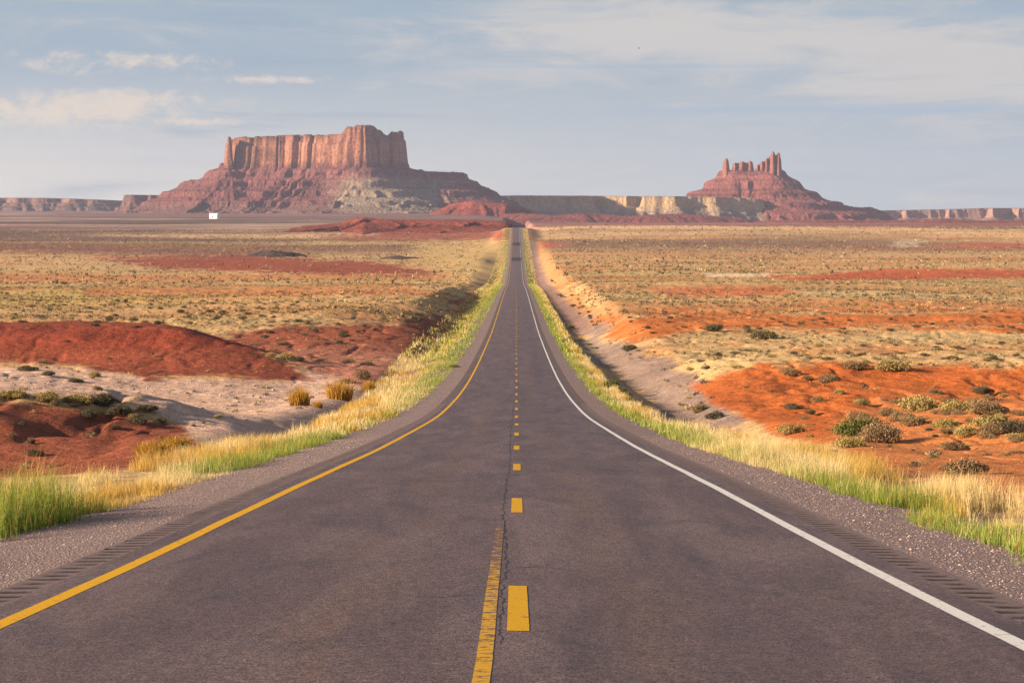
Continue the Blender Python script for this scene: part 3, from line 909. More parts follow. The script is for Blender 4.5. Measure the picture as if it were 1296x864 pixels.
def build_cliffs(name, D, outline, top, base, x0, x1, y0, y1, lo, hi, slope=0.62, seed=200, cliff=0.45, res=3.2, pale=None):
    k = D / FPX
    zc = lambda py: (262 - py) * k
    poly = rot_local(D, outline)

    def zfun(X, Y, PX, YO):
        w1, w2 = fbm(X / 60, Y / 60, seed, 3), fbm(X / 14, Y / 14, seed + 2, 3)
        s, t = poly_sdf(X, Y, poly)
        s = s + fbm(t / 60, t * 0, seed + 4, 4) * 22 + w2 * 2
        tz = zc(np.interp(PX, [a for a, _ in top], [b for _, b in top])) + w2 * 0.8
        H = tz - zc(base)
        ch = H * cliff
        z = np.where(s < 0, tz, tz - np.clip(s, 0, 9) / 9 * ch - np.maximum(s - 9, 0) * slope)
        z = z - np.abs(fbm(t / 48 + w1 * .2, s * 0, seed + 6, 3)) * 26 * sstep(s, 10, 70)
        zt = terrace(z, 16, 0.16, 0.6, w1 * 2)
        z = np.where(s > 8, zt, z)
        return z, {'s': s, 't': t}

    def cfun(X, Y, Z, PX, info):
        w = fbm(X / 40, Y / 40, seed + 8, 4)
        c = strata(Z, X, Y, seed + 10, lo, hi, 7) * (1 + 0.15 * w[..., None])
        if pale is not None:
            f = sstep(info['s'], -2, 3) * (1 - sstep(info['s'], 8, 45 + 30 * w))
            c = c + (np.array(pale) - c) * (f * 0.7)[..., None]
        return c

    V, F, c, info = landform(D, x0, x1, y0, y1, res, zfun, cfun, zc(base) - 25)
    v, f, cc = sub(V, F, c)
    return struct(obj(name, mesh_data(name, v, f, M_rock, cc)))


def zig(x0, x1, n, amp, seed, back):
    r = random.Random(seed)
    pts = []
    for i in range(n + 1):
        f = i / n
        # each headland: a long face turned to the left, a short one turned to the right
        a = x0 + (x1 - x0) * (f + r.uniform(-0.42, 0.42) / n)
        am = amp * r.choice((0.35, 0.7, 1.3))
        pts.append((a, r.uniform(0.8, 1.2) * am))
        pts.append((a + (x1 - x0) / n * r.uniform(0.04, 0.3), r.uniform(-0.2, 0.2) * amp))
    return pts + [(pts[-1][0], back), (pts[0][0], back)]


def build_hill(name, D, outline, top, base, x0, x1, y0, y1, lo, hi, slope, seed, res=3.0, gull=6.0):
    k = D / FPX
    zc = lambda py: (262 - py) * k
    poly = rot_local(D, outline)

    def zfun(X, Y, PX, YO):
        w1, w2 = fbm(X / 50, Y / 50, seed, 4), fbm(X / 12, Y / 12, seed + 2, 3)
        s, t = poly_sdf(X, Y, poly)
        s = s + w1 * 14
        tz = zc(np.interp(PX, [a for a, _ in top], [b for _, b in top])) + w1 * 2.5
        z = tz - np.maximum(s, 0) * slope - np.abs(fbm(t / 30 + w1 * .3, s * 0, seed + 4, 3)) * gull * sstep(s, 2, 40) + w2 * 0.8
        z = np.where(s < 0, np.minimum(z, tz - 0.02 * np.abs(s) * 0), z)
        return z, {'s': s}

    def cfun(X, Y, Z, PX, info):
        w = fbm(X / 25, Y / 25, seed + 6, 4)
        return strata(Z, X, Y, seed + 8, lo, hi, 5) * (1 + 0.2 * w[..., None])

    V, F, c, info = landform(D, x0, x1, y0, y1, res, zfun, cfun, zc(base) - 12)
    v, f, cc = sub(V, F, c)
    return struct(obj(name, mesh_data(name, v, f, M_rock, cc)))


build_mesa()
build_butte()
# long table of cliffs between mesa and butte, with a pale band below the rim
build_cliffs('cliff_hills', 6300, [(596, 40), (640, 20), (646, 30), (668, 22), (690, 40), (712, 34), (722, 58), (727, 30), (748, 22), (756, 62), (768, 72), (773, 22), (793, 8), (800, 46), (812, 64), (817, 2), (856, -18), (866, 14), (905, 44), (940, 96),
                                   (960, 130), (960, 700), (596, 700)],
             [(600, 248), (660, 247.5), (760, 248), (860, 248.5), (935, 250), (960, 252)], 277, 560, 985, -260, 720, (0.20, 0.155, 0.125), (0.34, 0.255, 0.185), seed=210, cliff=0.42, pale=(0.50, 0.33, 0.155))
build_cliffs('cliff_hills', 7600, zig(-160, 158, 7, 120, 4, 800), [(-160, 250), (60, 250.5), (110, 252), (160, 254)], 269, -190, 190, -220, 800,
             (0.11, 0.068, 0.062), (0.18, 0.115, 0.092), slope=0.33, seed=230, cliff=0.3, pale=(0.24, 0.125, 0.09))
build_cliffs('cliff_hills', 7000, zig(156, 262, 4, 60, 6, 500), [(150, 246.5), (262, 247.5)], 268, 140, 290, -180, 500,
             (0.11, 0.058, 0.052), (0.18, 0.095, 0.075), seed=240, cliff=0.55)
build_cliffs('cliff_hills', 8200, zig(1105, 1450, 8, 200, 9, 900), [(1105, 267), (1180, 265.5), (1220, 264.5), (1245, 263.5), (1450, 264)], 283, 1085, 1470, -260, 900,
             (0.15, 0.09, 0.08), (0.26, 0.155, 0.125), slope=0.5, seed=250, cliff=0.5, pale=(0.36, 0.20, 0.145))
# red hills at the foot of the cliffs
build_hill('red_hill', 5200, [(575, 0), (600, -30), (640, -20), (660, 10), (660, 200), (575, 200)], [(560, 258), (600, 255), (640, 258), (665, 264)], 279, 535, 700, -160, 220,
           (0.16, 0.036, 0.028), (0.27, 0.07, 0.046), 0.36, 270, 3.0, 16)
build_hill('red_hill', 5000, [(640, 60), (700, 0), (760, 40), (830, 10), (900, 40), (940, 60), (940, 240), (640, 240)],
           [(620, 272), (660, 270), (700, 273), (740, 270), (790, 274), (850, 271), (890, 273), (940, 277)], 282, 600, 970, -160, 260,
           (0.13, 0.04, 0.036), (0.22, 0.072, 0.056), 0.22, 280, 3.2, 8)
build_hill('red_hill', 4300, [(960, 60), (1040, 10), (1110, 40), (1180, 0), (1290, 20), (1420, 30), (1420, 240), (960, 240)],
           [(950, 281), (1040, 279), (1110, 281), (1190, 277.5), (1240, 280), (1300, 279), (1420, 280)], 287, 930, 1450, -140, 260,
           (0.14, 0.05, 0.043), (0.24, 0.085, 0.065), 0.15, 290, 3.2, 5)
build_hill('red_hill', 2650, [(446, 30), (490, 0), (530, 10), (570, -20), (610, -10), (644, -40), (647, 180), (440, 220)],
           [(430, 283), (460, 275), (480, 278), (540, 280), (600, 279), (640, 282), (650, 285)], 304, 370, 649.5, -420, 300,
           (0.19, 0.045, 0.032), (0.29, 0.082, 0.052), 0.062, 300, 2.4, 11)
build_hill('dark_hill', 1420, [(330, 0), (350, -8), (372, 6), (372, 30), (330, 30)], [(318, 320), (345, 317.5), (375, 320)], 322, 305, 395, -60, 60,
           (0.075, 0.055, 0.05), (0.12, 0.085, 0.07), 0.22, 310, 1.2, 1.5)
build_hill('dark_hill', 1330, [(492, 0), (510, -8), (530, 8), (535, 30), (488, 30)], [(478, 327), (505, 324.3), (540, 327.3)], 331, 455, 565, -60, 60,
           (0.075, 0.058, 0.05), (0.12, 0.09, 0.07), 0.20, 320, 1.2, 1.5)

# ------------------------------------------------------------------ plants
STRAW, GOLD, OLIVE, SAGE, DARK, BROWN, GREEN = ((0.38, 0.275, 0.14), (0.56, 0.33, 0.06), (0.19, 0.145, 0.05), (0.18, 0.145, 0.085),
                                                (0.085, 0.075, 0.045), (0.23, 0.135, 0.085), (0.085, 0.135, 0.034))


def leaf_tris(C, size, r, up=0.6):
    """one small pointed leaf at every point of C"""
    n = len(C)
    a = r.normal(size=(n, 3))
    a[:, 2] = np.abs(a[:, 2]) + up
    a /= np.linalg.norm(a, axis=1)[:, None]
    b = np.cross(a, r.normal(size=(n, 3)))
    b /= np.linalg.norm(b, axis=1)[:, None] + 1e-9
    sz = size * r.uniform(0.6, 1.4, n)[:, None]
    V = np.stack([C - b * sz * 0.28, C + b * sz * 0.28, C + a * sz * 1.3], 1)
    return V


def bush_points(r, n, flat=0.8):
    """points through a ragged clump of several lobes about one unit across, most of them near its skin"""
    k = 7
    a, q = r.uniform(0, 2 * math.pi, k), np.sqrt(r.uniform(0, 1, k)) * 0.62
    cen = np.column_stack([np.cos(a) * q, np.sin(a) * q, r.uniform(0.0, 0.35, k) * (1 - q)])
    sz = r.uniform(0.26, 0.52, k)
    cen[0], sz[0] = (0, 0, 0.05), 0.6
    w = sz ** 2
    li = r.choice(k, n, p=w / w.sum())
    d = r.normal(size=(n, 3))
    d[:, 2] = np.abs(d[:, 2]) * 1.15 - 0.15
    d /= np.linalg.norm(d, axis=1)[:, None]
    rad = r.uniform(0.15, 1, n) ** 0.45 * (1 + np.where(r.random(n) < 0.06, r.uniform(0, 0.45, n), 0))
    P = cen[li] + d * (rad * sz[li])[:, None]
    P[:, 2] *= flat * 1.15
    return P, rad


def bush_mesh(kind, seed, n=900):
    """foliage and wood of one shrub of unit radius, standing on z = 0"""
    r = np.random.default_rng(seed)
    pal = {'sagebrush': (SAGE, OLIVE, DARK), 'green_shrub': (GREEN, (0.065, 0.115, 0.03), OLIVE), 'dry_shrub': ((0.25, 0.16, 0.085), (0.36, 0.245, 0.12), (0.15, 0.105, 0.06)),
           'rabbitbrush': ((0.36, 0.27, 0.095), OLIVE, (0.44, 0.33, 0.13)), 'dark_shrub': (DARK, (0.115, 0.10, 0.06), (0.15, 0.115, 0.075))}[kind]
    P, rad = bush_points(r, n, 0.82)
    P[:, 2] = np.maximum(P[:, 2], -0.02) + 0.06
    L = leaf_tris(P, (0.075 if kind != 'dry_shrub' else 0.062) * (1 if n > 1000 else 1.5), r)
    ci = r.integers(0, 3, n)
    lum = r.uniform(0.75, 1.25, n)
    c = np.array(pal)[ci] * lum[:, None]
    V, col = L.reshape(-1, 3), np.repeat(c, 3, 0)
    F = np.arange(len(V)).reshape(-1, 3)
    # stems from the root to some of the leaves
    k = 46 if kind != 'dry_shrub' else 120
    T = P[r.permutation(n)[:k]]
    B = np.column_stack([r.normal(0, 0.05, k), r.normal(0, 0.05, k), np.full(k, -0.08)])
    side = np.cross(T - B, r.normal(size=(k, 3)))
    side /= np.linalg.norm(side, axis=1)[:, None] + 1e-9
    mid = (B + T) / 2 + np.array([0, 0, -0.10]) + r.normal(0, 0.04, (k, 3))
    w = 0.018
    s2 = np.cross(T - B, side)
    s2 /= np.linalg.norm(s2, axis=1)[:, None] + 1e-9
    rings = []
    for cpt, ww in ((B, w), (mid, w * 0.8), (T, w * 0.3)):
        rings += [cpt + side * ww, cpt - side * ww * 0.5 + s2 * ww * 0.87, cpt - side * ww * 0.5 - s2 * ww * 0.87]
    SV = np.stack(rings, 1).reshape(-1, 3)
    fb = []
    for q in (0, 3):
        for j in range(3):
            fb.append([q + j, q + (j + 1) % 3, q + 3 + (j + 1) % 3, q + 3 + j])
    SF = (np.array(fb)[None] + (np.arange(k) * 9)[:, None, None]).reshape(-1, 4)
    wc = np.array([0.17, 0.125, 0.095]) * r.uniform(0.7, 1.3, (len(SV), 1))
    return (mesh_data(kind + '_foliage', V, F, M_leaf, col, smooth=False), mesh_data(kind + '_stem', SV, SF, M_twig, wc),
            (V, F, col, SV, SF, wc))


def blades(base, h, lean, w, c0, c1, r, curl=0.5):
    """grass blades as tapered bent strips; base (n,3), colours at foot and tip"""
    n = len(base)
    a = r.uniform(0, 2 * math.pi, n)
    dirv = np.column_stack([np.cos(a), np.sin(a), np.zeros(n)])
    sv = np.column_stack([-np.sin(a), np.cos(a), np.zeros(n)])
    tw = r.uniform(-1, 1, n)[:, None]
    sv = sv + dirv * tw * 0.6
    l1, l2 = (lean * 0.3)[:, None], lean[:, None]
    hh = h[:, None]
    up = np.array([0, 0, 1.0])
    m = base + dirv * l1 * hh + up * hh * 0.55
    t = base + dirv * l2 * hh + up * hh * (1 - 0.25 * np.clip(l2, 0, 1) * curl)
    ww = w[:, None]
    V = np.stack([base - sv * ww, base + sv * ww, m - sv * ww * 0.7, m + sv * ww * 0.7, t], 1).reshape(-1, 3)
    i = (np.arange(n) * 5)[:, None]
    F = np.concatenate([i + np.array([0, 1, 3]), i + np.array([0, 3, 2]), i + np.array([2, 3, 4])])
    cm = c0 * 0.45 + c1 * 0.55
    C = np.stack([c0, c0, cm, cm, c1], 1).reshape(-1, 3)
    return V, F, C


def tussock_mesh(seed, n=420, colour=GOLD):
    r = np.random.default_rng(seed)
    a, q = r.uniform(0, 2 * math.pi, n), np.sqrt(r.uniform(0, 1, n)) * 0.55
    base = np.column_stack([np.cos(a) * q, np.sin(a) * q, np.full(n, -0.05)])
    h = r.uniform(0.55, 1.25, n) * (1 - 0.35 * q)
    c1 = np.array(colour) * r.uniform(0.75, 1.25, (n, 1))
    c0 = c1 * np.array([0.62, 0.6, 0.6])
    V, F, C = blades(base, h, r.uniform(0.1, 0.75, n), np.full(n, 0.022), c0, c1, r)
    return mesh_data('grass_tussock', V, F, M_blade, C, smooth=False)


PROTO, WHOLE = {}, {}
for kind, n in (('sagebrush', 3200), ('green_shrub', 3400), ('dry_shrub', 2600), ('rabbitbrush', 3200), ('dark_shrub', 3000)):
    PROTO[kind] = [bush_mesh(kind, 500 + 10 * j + len(kind), n) for j in range(4)]
    WHOLE[kind] = []
    for j in range(4):
        f, s, (V, F, c, SV, SF, wc) = bush_mesh(kind, 800 + 10 * j + len(kind), 800)
        WHOLE[kind].append(mesh_data(kind, np.concatenate([V, SV]), [F, SF + len(V)], M_leaf, np.concatenate([c, wc]), smooth=False))
TUSS = {'golden': [tussock_mesh(900 + j) for j in range(3)], 'straw': [tussock_mesh(920 + j, 360, STRAW) for j in range(3)]}

prnd = random.Random(11)
PLANTS = []      # (x, y, radius) of the single shrubs, so that the mass of scrub leaves them room


def put_plant(kind, px, py, wpx, label, group=None, hgt=1.0, dmin=12.0):
    """a shrub wpx pixels wide whose foot stands at a point of the picture, on the ground there"""
    hit = ground_hit(px, py, dmin)
    if hit is None:
        return None
    x, y, z = hit
    rad = 0.5 * wpx * y / FPX * (1.2 if wpx >= 26 else 1.05)
    hgt = hgt * (1.15 if wpx >= 26 else 1.0)
    rz = prnd.uniform(0, 6.28)
    sc = (rad * prnd.uniform(0.92, 1.1), rad * prnd.uniform(0.9, 1.1), rad * hgt * prnd.uniform(0.85, 1.1))
    cat = 'shrub'
    if kind.startswith('tussock'):
        o = obj('grass_tussock', prnd.choice(TUSS[kind.split(':')[1]]))
        sc = (rad * 1.15, rad * 1.15, rad * 1.25 * hgt)
        cat = 'grass tussock'
    elif wpx >= 20:
        o = link(bpy.data.objects.new(kind, None))
        f, s, _ = prnd.choice(PROTO[kind])
        obj('foliage', f, o)
        obj('stem', s, o)
    else:
        o = obj(kind, prnd.choice(WHOLE[kind]))
    o.location, o.rotation_euler, o.scale = (x, y, z - 0.02), (0, 0, rz), sc
    tag(o, label, cat, group)
    PLANTS.append((x, y, rad))
    return o


# ---- shrubs that stand out, each described on its own
SINGLES = [
    ('tussock:golden', 379, 513, 32, 1.0, 'rounded golden grass tussock alone at the edge of the pale wash'),
    ('tussock:golden', 402, 516, 18, 0.8, 'small brownish grass tussock just beside the rounded golden one'),
    ('tussock:golden', 430, 505, 42, 0.75, 'wide low golden grass tussock on the roadside bank by the pale wash'),
    ('tussock:golden', 467, 496, 24, 1.1, 'upright yellow grass tussock below the reddish brown shrubs'),
    ('dry_shrub', 461, 480, 30, 1.0, 'tan and brown rounded shrub above the upright yellow tussock'),
    ('dry_shrub', 438, 486, 24, 0.8, 'low reddish brown shrub on the pink wash beside the tan rounded shrub'),
    ('dark_shrub', 466, 463, 24, 0.6, 'flat dark maroon shrub behind the tan rounded shrub in the wash'),
    ('rabbitbrush', 342, 452, 18, 0.9, 'leftmost grey-green shrub of the row at the tip of the red mound'),
    ('rabbitbrush', 361, 455, 26, 0.7, 'yellow-topped shrub in the row at the tip of the red mound'),
    ('dark_shrub', 378, 459, 24, 0.8, 'dark shaded shrub in the row at the tip of the red mound'),
    ('dark_shrub', 404, 458, 14, 0.9, 'round dark shrub just past the row at the tip of the red mound'),
    ('dry_shrub', 440, 460, 24, 0.6, 'pale brushy low shrub between red mound and maroon shrub'),
    ('green_shrub', 582, 412, 18, 0.8, 'bright green bush standing out of the yellow verge far up the left roadside'),
    ('green_shrub', 574, 468, 22, 0.9, 'bright green bush on the shoulder edge casting shadow toward the yellow line'),
    ('dark_shrub', 28, 541, 16, 1.3, 'dark shrub on the near red bank, topmost of the four there'),
    ('dark_shrub', 16, 556, 12, 1.5, 'narrow dark shrub at the frame edge on the near red bank'),
    ('dark_shrub', 40, 562, 16, 1.1, 'dark shrub lowest but one on the near red bank'),
    ('dark_shrub', 42, 576, 26, 0.6, 'flat dark shrub lowest on the near red bank'),
    ('rabbitbrush', 20, 506, 44, 0.6, 'wide straw-coloured shrub on the shrubby bank at the left frame edge'),
    ('rabbitbrush', 58, 508, 40, 0.65, 'straw and olive shrub second from the left edge on the shrubby bank'),
    ('rabbitbrush', 98, 512, 40, 0.7, 'olive-topped shrub on the shrubby bank where the dark row begins'),
    ('dark_shrub', 112, 530, 30, 0.7, 'dark shrub halfway down the face of the shrubby bank'),
    ('dark_shrub', 128, 513, 46, 0.75, 'large dark shrub crowning the shrubby bank above the red slope'),
    ('dark_shrub', 152, 525, 40, 0.7, 'dark shrub leaning down the shrubby bank beside the largest one'),
    ('dark_shrub', 172, 538, 30, 0.6, 'dark shrub near the lower end of the shrubby bank'),
    ('dark_shrub', 186, 519, 36, 0.5, 'long flat dark shrub on the crest near the end of the shrubby bank'),
    ('dark_shrub', 205, 537, 18, 1.0, 'round dark shrub at the very tip of the shrubby bank by the wash'),
    ('dark_shrub', 144, 541, 22, 0.6, 'small dark shrub alone on the red slope under the shrubby bank'),
    ('rabbitbrush', 275, 529, 17, 0.8, 'small golden-brown shrub alone on the open pale wash'),
    ('dry_shrub', 257, 537, 10, 1.1, 'small thin brown shrub near the golden-brown one on the pale wash'),
    ('dark_shrub', 245, 541, 9, 1.0, 'tiny dark shrub at the foot of the red bank by the pale wash'),
    ('rabbitbrush', 122, 478, 20, 1.0, 'yellowish shrub at the top of the pale wash under the red mound'),
    ('dark_shrub', 126, 494, 16, 0.8, 'dark shrub below the yellowish one at the top of the pale wash'),
    ('dark_shrub', 34, 470, 26, 0.6, 'low dark shrub on the pinkish slope left of the pale wash'),
    ('dark_shrub', 62, 476, 22, 0.7, 'dark shrub in mid-slope above the shrubby bank on pinkish soil'),
    ('dark_shrub', 94, 484, 26, 0.5, 'flat dark shrub at the lower end of the pinkish slope'),
    ('dry_shrub', 54, 461, 18, 0.9, 'brown domed shrub at the foot of the red mound by the frame edge'),
    ('tussock:golden', 192, 576, 52, 0.5, 'amber dry grass tussock between the near red bank and the straw verge'),
    ('tussock:golden', 222, 568, 46, 0.45, 'amber dry grass tussock trailing toward the wash beside its twin at the verge'),
    ('green_shrub', 772, 492, 26, 1.0, 'dark green bush at the back of the right verge beside the grey wash'),
    ('green_shrub', 786, 497, 18, 0.8, 'smaller dark green bush hugging the larger one by the grey wash'),
    ('dark_shrub', 806, 510, 14, 0.8, 'dark weedy shrub where the right verge meets the grey wash'),
    ('green_shrub', 721, 416, 16, 0.8, 'bright green bush by the far end of the grey wash'),
    ('green_shrub', 731, 437, 12, 0.8, 'small olive bush on the verge below the bright green one'),
    ('dark_shrub', 797, 444, 26, 0.7, 'dark scraggly shrub alone in the middle of the grey wash'),
    ('dark_shrub', 907, 530, 28, 0.8, 'dark shrub at the near end of the grey wash beside the orange bank'),
    ('dry_shrub', 884, 522, 30, 0.9, 'wispy brown shrub on the grey wash beside the dark one'),
    ('sagebrush', 963, 430, 32, 0.7, 'dark olive shrub, largest on the pale slope above the orange bank'),
    ('sagebrush', 902, 419, 26, 0.7, 'grey dark shrub at the rim of the orange flat'),
    ('dry_shrub', 1000, 476, 30, 0.8, 'tan brushy shrub at the upper end of the orange bank'),
    ('dry_shrub', 1047, 484, 34, 0.8, 'large tan brushy shrub on the orange bank beside its smaller mate'),
    ('dry_shrub', 1022, 481, 24, 0.7, 'small tan shrub between two larger tan ones on the orange bank'),
    ('dark_shrub', 1003, 517, 28, 0.65, 'dark brown shrub alone low on the smooth orange bank'),
    ('dry_shrub', 1036, 510, 24, 0.9, 'greyish tan shrub up the bank from the dark brown one'),
    ('sagebrush', 1025, 525, 22, 0.8, 'olive brown shrub just right of the dark brown one on the orange bank'),
    ('rabbitbrush', 1063, 499, 22, 0.9, 'pale yellowish shrub in the middle of the orange bank'),
    ('rabbitbrush', 1090, 512, 24, 0.9, 'yellow-topped shrub on the rib of orange earth'),
    ('rabbitbrush', 1002, 549, 36, 0.7, 'pale olive shrub behind the tall straw grass'),
    ('green_shrub', 1077, 551, 50, 0.9, 'large dark green bush at the foot of the orange slope'),
    ('rabbitbrush', 1070, 566, 40, 0.8, 'olive bush half behind straw grass below the large dark green bush'),
    ('dry_shrub', 1118, 560, 60, 0.85, 'large brown-olive bush right of the dark green one'),
    ('rabbitbrush', 1163, 521, 60, 0.8, 'large olive bush on the crest of the shrubby orange slope'),
    ('rabbitbrush', 1206, 522, 46, 0.8, 'straw-olive bush on the crest right of the large olive one'),
    ('dry_shrub', 1250, 524, 56, 0.8, 'large brown-grey bush on the crest of the orange slope by the right edge'),
    ('dark_shrub', 1243, 500, 28, 0.7, 'dark shrub above the crest bushes on red ground'),
    ('rabbitbrush', 1270, 502, 18, 0.8, 'small olive shrub beside the dark one on red ground'),
    ('rabbitbrush', 1258, 544, 56, 0.7, 'wide yellow-green bush under the crest by the right edge'),
    ('dark_shrub', 1289, 546, 46, 0.75, 'dark-bottomed bush cut by the right frame edge'),
    ('rabbitbrush', 1197, 541, 36, 0.7, 'yellowish bush under the crest in the middle of the slope'),
    ('dark_shrub', 1175, 546, 15, 1.0, 'small dark round shrub on the slope below the large olive bush'),
    ('dark_shrub', 1184, 553, 12, 1.0, 'smaller dark shrub touching the round one on the slope'),
    ('dry_shrub', 1218, 600, 62, 0.8, 'big dry brown twiggy bush above the near right verge'),
    ('dry_shrub', 1204, 570, 26, 0.9, 'small dry bush standing above the big twiggy one'),
    ('rabbitbrush', 1226, 566, 16, 0.8, 'little olive shrub between the small dry bush and the right edge'),
    ('dry_shrub', 1287, 573, 24, 0.7, 'brown shrub on orange earth by the right frame edge'),
    ('dark_shrub', 1155, 570, 9, 1.0, 'tiny dark shrub alone on the bare orange slope'),
    ('rabbitbrush', 1128, 470, 46, 0.7, 'wide yellow shrub on the rim of the orange bank'),
    ('dry_shrub', 1082, 468, 36, 0.7, 'dark-footed brown shrub on the rim of the orange bank'),
    ('dry_shrub', 1180, 498, 20, 0.9, 'brown shrub with its twin on the red ground above the crest'),
    ('dark_shrub', 1190, 499, 12, 1.0, 'small dark twin of the brown shrub on the red ground'),
    ('dark_shrub', 121, 413, 14, 0.9, 'dark round shrub on the skyline of the red mound'),
    ('dark_shrub', 200, 410, 18, 0.8, 'dark shrub just behind the crest of the red mound'),
    ('dark_shrub', 172, 416, 16, 0.6, 'flat dark shrub touching the crest of the red mound'),
    ('sagebrush', 265, 396, 16, 0.9, 'olive shrub on the straw plain above the red mound'),
    ('sagebrush', 80, 360, 10, 1.0, 'lone dark bush far out on the left plain'),
    ('dark_shrub', 85, 434, 11, 0.8, 'brown shrub on the bare face of the red mound'),
    ('dry_shrub', 202, 455, 9, 0.8, 'tiny pale shrub low on the face of the red mound'),
    ('dark_shrub', 139, 455, 9, 0.8, 'dark stubby shrub low on the face of the red mound'),
    ('dark_shrub', 164, 457, 9, 0.6, 'dark flat shrub beside the stubby one on the red mound'),
]
for kind, px, py, w, hgt, label in SINGLES:
    put_plant(kind, px, py, w, label, None, hgt)

# ---- more of them, alike among themselves, over each stretch of ground
REGIONS = [  # outline in the picture, how many, kinds, pixel widths, label, group
    ([(-20, 378), (300, 380), (440, 395), (300, 412), (-20, 408)], 52, ('dark_shrub', 'sagebrush'), (6, 13), 'low dark sagebrush scattered on the straw plain behind the red mound', 'sagebrush behind the red mound'),
    ([(-20, 355), (520, 372), (480, 395), (-20, 378)], 30, ('dark_shrub', 'sagebrush'), (4, 8), 'small far sagebrush on the left plain beyond the red mound', 'far sagebrush on the left plain'),
    ([(330, 405), (480, 412), (560, 408), (590, 378), (560, 380), (500, 408), (430, 440), (330, 440)], 26, ('dark_shrub', 'dry_shrub'), (8, 16), 'dark twiggy shrub on the shaded cut bank left of the road', 'shrubs on the left cut bank'),
    ([(840, 455), (990, 440), (1290, 432), (1290, 462), (1000, 458), (880, 480)], 40, ('sagebrush', 'rabbitbrush', 'dark_shrub'), (8, 20), 'grey-olive shrub on the pale slope above the orange bank', 'shrubs on the pale right slope'),
    ([(770, 400), (1290, 394), (1290, 424), (820, 425)], 40, ('dark_shrub', 'sagebrush'), (6, 13), 'small dark shrub dotting the orange flat right of the road', 'shrubs on the orange flat'),
    ([(790, 355), (1290, 356), (1290, 390), (770, 392)], 34, ('dark_shrub', 'sagebrush'), (4, 8), 'small far sagebrush on the right plain before the orange flat', 'far sagebrush on the right plain'),
    ([(180, 482), (330, 482), (380, 500), (300, 540), (230, 530)], 16, ('dry_shrub', 'dark_shrub'), (4, 8), 'tiny brown shrub dotting the pale wash', 'tiny shrubs on the pale wash'),
    ([(900, 500), (1000, 500), (1060, 540), (1000, 545)], 8, ('dark_shrub', 'dry_shrub'), (4, 7), 'tiny weed on the smooth face of the orange bank', 'weeds on the orange bank'),
    ([(1130, 505), (1290, 505), (1296, 560), (1230, 556), (1150, 545), (1090, 560), (1060, 552)], 44, ('rabbitbrush', 'dry_shrub', 'dry_shrub'), (15, 34), 'olive-brown brush filling the crest of the orange slope at right', 'brush on the right crest'),
    ([(-5, 498), (100, 503), (190, 524), (200, 540), (110, 520), (-5, 512)], 14, ('rabbitbrush', 'dry_shrub'), (12, 26), 'straw-coloured brush filling the shrubby bank at left', 'brush on the left bank'),
    ([(760, 470), (850, 536), (900, 548), (850, 545), (775, 500)], 20, ('green_shrub', 'sagebrush', 'dry_shrub'), (7, 14), 'weedy bush along the near side of the grey wash', 'weeds beside the grey wash'),
    ([(690, 345), (722, 372), (765, 404), (750, 412), (705, 378)], 18, ('dark_shrub', 'sagebrush'), (5, 10), 'dark brush in the brown ditch along the far right verge', 'brush in the far right ditch'),
    ([(670, 395), (760, 440), (745, 445), (690, 410)], 10, ('green_shrub', 'sagebrush'), (6, 11), 'olive bush on the right verge along the far grey wash', 'bushes on the far right verge'),
]


def inside(poly, x, y):
    s, _ = poly_sdf(np.array([x], float), np.array([y], float), poly)
    return s[0] < 0


for poly, n, kinds, (w0, w1), label, group in REGIONS:
    xs, ys = [p[0] for p in poly], [p[1] for p in poly]
    k = tries = 0
    while k < n and tries < n * 30:
        tries += 1
        px, py = prnd.uniform(min(xs), max(xs)), prnd.uniform(min(ys), max(ys))
        if not inside(poly, px, py):
            continue
        f = (py - min(ys)) / (max(ys) - min(ys) + 1e-6)
        if put_plant(prnd.choice(kinds), px, py, (w0 + (w1 - w0) * (0.35 + 0.65 * f)) * prnd.uniform(0.75, 1.2), label, group, prnd.uniform(0.55, 0.95)):
            k += 1


# ---- the mass of scrub no one could count
def scatter(n, d0, d1, um=0.34, power=1.0):
    q = rng.random(n)
    d = (d0 ** power + q * (d1 ** power - d0 ** power)) ** (1 / power)
    x = rng.uniform(-um, um, n) * (d + 30)
    return x, d


